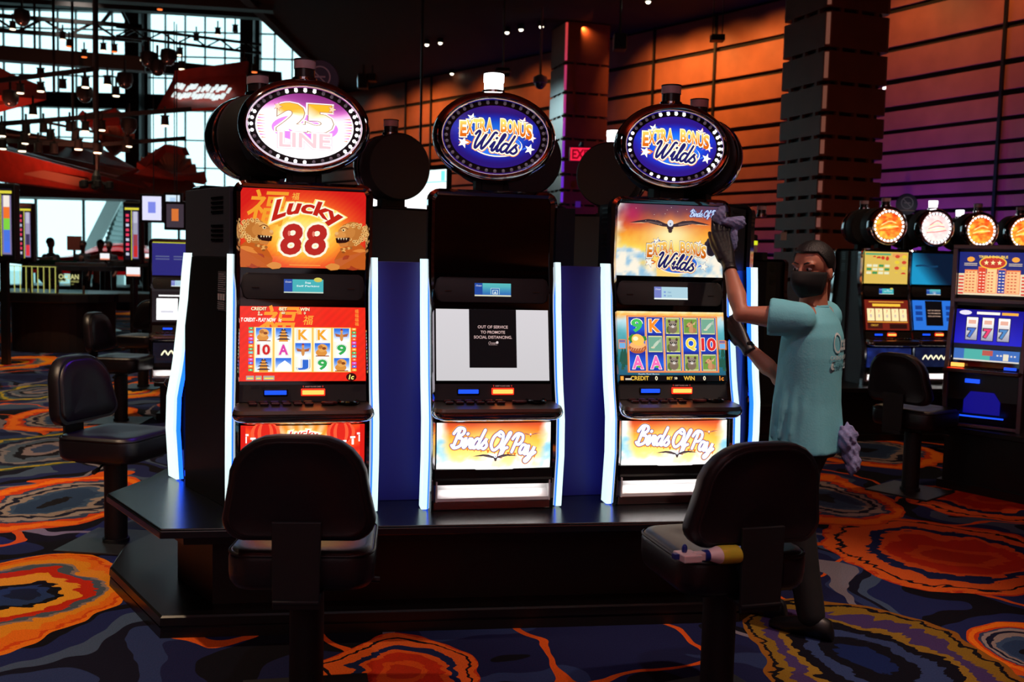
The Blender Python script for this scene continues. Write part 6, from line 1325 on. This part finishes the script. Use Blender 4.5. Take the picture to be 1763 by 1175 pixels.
limb(m, [ls, ls + (elL - ls) * .5, elL, elL + (wrL - elL) * .35, elL + (wrL - elL) * .8, wrL], [.056, .048, .04, .043, .029, .027]); limb(m, [rs_, (rs_ + elR) / 2, elR, elR + (wrR - elR) * .35, wrR], [.056, .048, .04, .042, .026])
limb(m, [wrL, wrL + (hdL - wrL) * .4], [.022, .012]); limb(m, [wrR, wrR + (hdR - wrR) * .4], [.022, .012])
limb(m, [Vector((0, 0, .9)), Vector((0, 0, 1.1)), Vector((0, 0, 1.3)), nb], [.12, .115, .12, .05]); limb(m, [rs_, ls], [.06, .06])
for h, k, t in ((hipL, knL, ftL), (hipR, knR, ftR)): limb(m, [h, (h + k) / 2, k, k + (t - k) * .35, t], [.085, .075, .055, .056, .038])
body = remesh(m.build('body', SKIN, man), .0075, 2)
# eyes, brows
for s in (-1, 1):
    m = MB(); hball(m, (s * .031, .077, .006), (.0145, .009, .008), 12, 8); e_ = m.build('eye', mat('eye_white', (186, 176, 170), .3), body, smooth=60)
    m = MB(); hball(m, (s * .031 - .002, .0845, .006), (.0062, .003, .0065), 10, 6); m.build('iris', mat('dark_iris', (16, 10, 8), .2), e_, smooth=60)
    m = MB(); m.tube([hp(s * .014, .089, .029), hp(s * .032, .088, .035), hp(s * .05, .074, .03)], [.0028, .0036, .002], 6); m.build('eyebrow', M_HAIR, body)
# hair: cap over the top, back and sides
m = MB(); n, k = 28, 14; rings = []
for i in range(k + 1):
    r_ = []
    for j in range(n):
        az = 2 * PI * j / n; fr = math.cos(az)                     # 1 = forehead
        lim = math.radians(62 if fr > .6 else (62 + (.6 - fr) / .6 * 48 if fr > 0 else 110 + (-fr) * 12)); th = lim * i / k
        rad = 1.11 + .02 * math.sin(az * 9 + i) * (i / k)
        r_.append(hp(math.sin(az) * math.sin(th) * .077 * rad, -.008 + math.cos(az) * math.sin(th) * .096 * rad, .035 + math.cos(th) * .088 * rad))
    rings.append(r_)
m.loft(rings, True, False); hr = m.build('hair', M_HAIR, man, smooth=80); so = hr.modifiers.new('thick', 'SOLIDIFY'); so.thickness = .012; so.offset = -1
# mask
m = MB(); rings = []
for i in range(9):
    v = i / 8; z = .004 - v * .118; row = []
    for j in range(13):
        u = -1 + j / 6; a = u * math.radians(82); bulge = 1 + .2 * math.exp(-(u / .35) ** 2) * math.sin(PI * min(1, v * 1.1 + .1)); wd = .081 - .026 * v ** 2.4; dp = (.104 + .014 * math.sin(PI * v)) - .026 * v ** 3
        row.append(hp(math.sin(a) * wd, -.002 + math.cos(a) * dp * bulge, z - .01 * abs(u) * (1 - v) + .012 * abs(u) * v - .004 * (1 - abs(u))))
    rings.append(row)
m.loft(rings, False, False); mk = m.build('face_mask', M_MASK, man, smooth=80); so = mk.modifiers.new('thick', 'SOLIDIFY'); so.thickness = .004
m = MB()
for s in (-1, 1): m.tube([hp(s * .071, .008, -.01), hp(s * .082, -.02, .018), hp(s * .084, -.04, -.01), hp(s * .074, -.03, -.04)], .0022, 6)
m.build('ear_loop', M_MASK, mk)
# t-shirt
def ring(z, a, b, cy=0.0, n=28, wob=0.0, ph=0.0): return [tuple(lf * (-a * math.cos(2 * PI * t / n)) + f * (cy + b * math.sin(2 * PI * t / n) * (1 + wob * math.sin(5 * 2 * PI * t / n + ph))) + Vector((0, 0, z))) for t in range(n)]
TR = [(.80, .185, .158, .006, .05), (.83, .185, .156, .006, .05), (.92, .18, .15, .005, .04), (1.02, .178, .14, .005, .03), (1.12, .182, .132, .0, .02), (1.22, .19, .13, -.003, .0), (1.31, .192, .122, -.006, .0), (1.37, .178, .1, -.008, .0), (1.41, .13, .078, -.006, .0), (1.437, .082, .07, .0, .0)]
m = MB(); m.loft([ring(z, a, b, cy, wob=w_, ph=z * 9) for z, a, b, cy, w_ in TR])
def sleeve(s, e, t, r0, r1): d = e - s; limb(m, [s, s + d * t * .5], [r0, (r0 + r1) / 2]); m.tube([s + d * t * .4, s + d * t], [(r0 + r1) / 2, r1], 18)
sleeve(ls, elL, .52, .075, .083); sleeve(rs_, elR, .5, .075, .08)
for q in range(7):                                                    # folds running from the shoulder and across the waist
    a0 = -.5 + q * .32; p0 = lf * (.17 * math.cos(a0)) - f * (.13 * math.sin(a0)); m.tube([p0 * .98 + Vector((0, 0, 1.2)), p0 * 1.05 + f * .02 + Vector((0, 0, 1.0)), p0 * 1.12 + f * .03 + Vector((0, 0, .86))], [.004, .016, .008], 8)
tee = remesh(m.build('t_shirt', M_TEE, man), .009, 3)
m = MB(); m.lathe([(.064, -.006), (.07, 0), (.066, .008)], (0, 0, 1.437), 24); m.build('collar', M_TEE, tee, smooth=50)
def on_back(x, z, o):
    for (z0, a0, b0, c0, _), (z1, a1, b1, c1, _) in zip(TR, TR[1:]):
        if z <= z1: break
    t = (z - z0) / (z1 - z0); a, b, c = a0 + (a1 - a0) * t, b0 + (b1 - b0) * t, c0 + (c1 - c0) * t
    th = x / (b * .9); ang = PI / 2 - th if False else th
    p = -lf * (a * math.sin(x / a)) + f * (c - b * math.cos(x / a)); return p * 1.0 - f * (.003 + o) + Vector((0, 0, z)) + (p.normalized() * .001)
cv = Canvas(); W_ = (196, 214, 216)
for k in range(24):
    a0, a1 = 2 * PI * k / 24, 2 * PI * (k + 1) / 24; cv.poly([(-.035 + r * math.cos(a), .085 + 1.25 * r * math.sin(a)) for r, a in ((.028, a0), (.036, a0), (.036, a1), (.028, a1))], W_, 0)
cv.text('cean', .045, .075, .045, W_, .1, .02, .2); cv.text('CASINO RESORT', 0, .022, .018, W_, .19, .01); cv.poly([(p[0], p[1] - .03) for p in rr(.18, .036, .016)], W_); cv.text('CLEAN TEAM', 0, -.012, .02, (60, 110, 124), .15, .03)
cv.build('back_print', lambda x, y, o: tuple(on_back(x, 1.2 + y, o)), print_mat('printed'), tee, gap=.0006)
# trousers and shoes
m = MB(); m.loft([ring(z, a, b) for z, a, b in ((.78, .165, .125), (.86, .165, .13), (.95, .15, .12))])
for h, k, t in ((hipL, knL, ftL), (hipR, knR, ftR)): limb(m, [h - Vector((0, 0, .03)), (h + k) / 2, k, (k + t) / 2, t + Vector((0, 0, .03))], [.098, .09, .072, .066, .062])
remesh(m.build('trousers', M_PANTS, man), .012, 3)
for t in (ftL, ftR):
    m = MB(); base = Vector((t.x, t.y, 0)); sd = lf
    def sr(y, w, h): return [tuple(base + f * y + sd * (w * math.cos(a)) + Vector((0, 0, max(.002, h * (.5 + .5 * math.sin(a)))))) for a in [2 * PI * q / 14 for q in range(14)]]
    m.loft([sr(-.1, .02, .05), sr(-.085, .038, .09), (sr(-.02, .042, .11)), sr(.05, .046, .08), sr(.12, .046, .06), sr(.165, .034, .045), sr(.185, .012, .03)]); m.build('shoe', mat('black_shoe', (14, 13, 14), .45), man, smooth=60)
# gloves with five fingers
def glove(wr, hd, tips, th, name, label=None):
    m = MB(); d = (hd - wr).normalized(); a = tips[0] - tips[3]; side = (a - d * a.dot(d)).normalized(); nrm = d.cross(side)
    kn = hd + d * .035
    for u in (-1, -.33, .33, 1): limb(m, [wr - d * .02, wr + (kn - wr) * .4 + side * u * .018, kn + side * u * .03], [.029, .022, .014])
    for i, tp in enumerate(tips):
        b = kn + side * (.033 - i * .022); mid = (b + tp) / 2 - nrm * .008 * (1 if i != 1 else .6); limb(m, [b, mid, tp], [.0115, .0105, .009], 10)
    tb = wr + d * .03 + side * .03; limb(m, [tb, tb + (th - tb) * .55 + side * .008, th], [.016, .013, .0105], 10)
    m.tube([wr - d * .045, wr - d * .02], [.033, .031], 16)
    g = remesh(m.build('glove', M_GLOVE, man), .0045, 1)
    return g
dL = (hdL - wrL).normalized()
glove(wrL, hdL, [L2(at(1228, 374, 4.64)), L2(at(1238, 366, 4.65)), L2(at(1249, 368, 4.65)), L2(at(1260, 378, 4.63))], L2(at(1222, 402, 4.62)), 'glove')
glove(wrR, hdR, [L2(at(1246, 548, 4.70)), L2(at(1249, 539, 4.70)), L2(at(1255, 534, 4.70)), L2(at(1262, 536, 4.69))], L2(at(1252, 568, 4.67)), 'glove')
# wrist watch
d = (wrR - elR).normalized(); wp = wrR - d * .02; m = MB(); m.tube([wp - d * .011, wp + d * .011], [.031, .031], 20); wt = m.build('watch', mat('steel_watch', (150, 140, 140), .25, metal=.9), man, smooth=40)
q = wp + Vector((0, -.8, .6)).normalized() * .032; m = MB(); m.ball(q, (.016, .008, .016), 14, 8); m.build('dial', M_GLASSBLK, wt, smooth=60)
# cleaning cloths
M_CLOTH = mat('grey_blue_microfibre', (128, 132, 176), .9, bump=.3, bscale=120)
def crumple(name, label, lobes, seed, parent_off):
    m = MB(); R = random.Random(seed)
    for (c, r) in lobes:
        b = MB(); b.ball((0, 0, 0), 1, 22, 16); vs = []
        for v in b.v:
            v = Vector(v); k = 1 + .42 * (fbm(v.x * 2.2 + seed, v.y * 2.2 + v.z * 1.7 + 9, seed) - .5) * 2 + .1 * math.sin(v.x * 7 + v.z * 9 + seed); vs.append(Vector(c) + Vector((v.x * r[0], v.y * r[1], v.z * r[2])) * k)
        m.add(vs, b.f)
    o = remesh(m.build(name, M_CLOTH), .005, 1); return tag(o, label, 'cloth')
crumple('cleaning_cloth', 'crumpled blue-grey cloth held against the screen corner in the gloved hand', [(at(1240, 374, 4.62), (.03, .028, .05)), (at(1268, 384, 4.60), (.05, .028, .03)), (at(1222, 424, 4.68), (.045, .012, .05)), (at(1264, 410, 4.60), (.02, .02, .06)), (at(1252, 388, 4.63), (.05, .026, .036))], 3, 0)
bp_ = O - f * .17 - lf * .02; crumple('cleaning_cloth', 'pale grey rag hanging from the back pocket of the worker', [((bp_.x, bp_.y, .87), (.04, .04, .06)), ((bp_.x + .02, bp_.y, .81), (.035, .03, .06)), ((bp_.x + .03, bp_.y - .01, .76), (.03, .025, .05))], 5, 0)
# spray bottle on the right stool
sb = thing('spray_bottle', 'yellow spray bottle with white trigger lying on the stool beside the worker', 'bottle', (0, 0, 0)); b0, b1 = onz(1255, 955, .65), onz(1217, 957, .655); dd = (b1 - b0).normalized(); sd = Vector((-dd.y, dd.x, 0))
def bpnt(t, s, z): return tuple(b1 + dd * t + sd * s + Vector((0, 0, z)))
M_LIQ = mat('yellow_cleaner', (206, 190, 60), .25); M_WH = mat('white_plastic', (236, 214, 212), .4); M_BL = mat('blue_plastic', (24, 44, 130), .4)
def circ(t, r, rz, z0=0.0): return [bpnt(t, r * math.cos(2 * PI * q / 18), z0 + rz * math.sin(2 * PI * q / 18)) for q in range(18)]
m = MB(); m.loft([circ(-.125, .02, .016), circ(-.12, .036, .03), circ(-.06, .037, .031), circ(-.045, .035, .029)]); m.build('bottle', M_LIQ, sb, smooth=40)
m = MB(); m.loft([circ(-.045, .0345, .0285), circ(-.02, .026, .022), circ(.0, .014, .014)]); m.build('shoulder', M_WH, sb, smooth=40)
m = MB(); m.loft([circ(-.004, .019, .019), circ(.014, .019, .019)]); m.build('collar', M_BL, sb, smooth=40)
m = MB(); m.loft([[bpnt(t, s, z) for s, z in ((-.014, -.014), (.014, -.014), (.014, .014), (-.014, .014))] for t in (.012, .05)]); m.loft([[bpnt(t, s, z) for s, z in ((-.05, -.018), (.02, -.018), (.02, .008), (-.05, .008))] for t in (.03, .1)]); m.build('trigger_head', M_WH, sb, bevel=.004)
m = MB(); m.loft([[bpnt(t, s, z) for s, z in ((-.03, -.012), (-.008, -.012), (-.008, .006), (-.03, .006))] for t in (.1, .118)]); m.ball(bpnt(.075, -.02, .02), (.01, .01, .016), 10, 6); m.build('nozzle', M_BL, sb, bevel=.002)

# ---- far people, simple standing figures
def bystander(px, py, D, label, top, legs=(40, 42, 50), h=1.85, turn=0.0, hair=(20, 18, 18)):
    p = at(px, py, D); t = thing('person', label, 'person', (p.x, D, 0), turn); k = h / 1.75
    m = MB(); m.ball((0, .0, 1.63 * k), (.075, .09, .11), 14, 10); limb(m, [(0, 0, 1.38 * k), (0, 0, 1.55 * k)], [.055, .05]); limb(m, [(0, 0, .9 * k), (0, 0, 1.3 * k)], [.12, .13])
    for s in (-1, 1): limb(m, [(s * .17, 0, 1.36 * k), (s * .22, .02, 1.1 * k), (s * .19, -.12, .92 * k), (s * .18, -.18, .9 * k)], [.05, .042, .032, .034]); limb(m, [(s * .09, 0, .88 * k), (s * .1, 0, .48 * k), (s * .1, .0, .08)], [.085, .06, .042]); m.ball((s * .1, -.06, .035), (.05, .13, .035), 10, 6)
    remesh(m.build('body', mat('far_skin', (150, 100, 84), .6), t), .018, 1)
    m = MB(); m.loft([[(a * math.cos(2 * PI * q / 18), b * math.sin(2 * PI * q / 18), z * k) for q in range(18)] for z, a, b in ((.84, .17, .13), (1.1, .165, .125), (1.3, .19, .125), (1.39, .15, .09), (1.44, .07, .06))]); [limb(m, [(s * .16, 0, 1.36 * k), (s * .21, .01, 1.16 * k)], [.065, .06]) for s in (-1, 1)]
    remesh(m.build('shirt', mat('far_shirt_%d' % top[0], top, .8), t), .018, 1)
    m = MB(); [limb(m, [(s * .085, 0, .88 * k), (s * .1, 0, .48 * k), (s * .1, .0, .12)], [.105, .075, .065]) for s in (-1, 1)]; remesh(m.build('trousers', mat('far_trousers_%d' % legs[0], legs, .8), t), .02, 1)
    m = MB(); m.ball((0, .015, 1.665 * k), (.082, .095, .09), 12, 8); m.build('hair', mat('far_hair_%d' % hair[0], hair, .7), t, smooth=60)
bystander(88, 470, 21, 'far standing person in grey-green top facing the pit at the left', (70, 90, 86), turn=1.2)
bystander(143, 460, 25, 'far person in dark top behind the salmon notice board', (50, 54, 60))
bystander(173, 450, 22, 'far person in a pale orange top before the red car', (206, 150, 110), (60, 60, 70))
bystander(188, 450, 25.5, 'far person in dark top beside the foot of the escalator', (40, 44, 56))
bystander(268, 470, 19.6, 'person in a tan top just left of the bank, leaning over a table', (196, 130, 100), turn=1.4)
# ================================================================== camera and view
cam = bpy.data.cameras.new('camera'); co = bpy.data.objects.new('camera', cam); C.objects.link(co)
cam.sensor_fit = 'HORIZONTAL'; cam.sensor_width = 36.0; cam.lens = FPX / 1763 * 36.0; cam.clip_end = 200; cam.clip_start = .05
M = Matrix.Identity(4)
for i in range(3): M[i][0], M[i][1], M[i][2] = cR[i], cU[i], -cF[i]
M[0][3], M[1][3], M[2][3] = 0, 0, EYE
co.matrix_world = M
cam.dof.use_dof = True; cam.dof.focus_distance = 4.3; cam.dof.aperture_fstop = 3.6
SC.camera = co
SC.view_settings.view_transform = 'Standard'; SC.view_settings.look = 'None'; SC.view_settings.exposure = 0; SC.view_settings.gamma = 1; SC.view_settings.use_curve_mapping = False
SC.cycles.max_bounces = 6; SC.cycles.diffuse_bounces = 3; SC.cycles.glossy_bounces = 4; SC.cycles.transmission_bounces = 4; SC.cycles.caustics_reflective = False; SC.cycles.caustics_refractive = False
SC.cycles.sample_clamp_indirect = 3.0
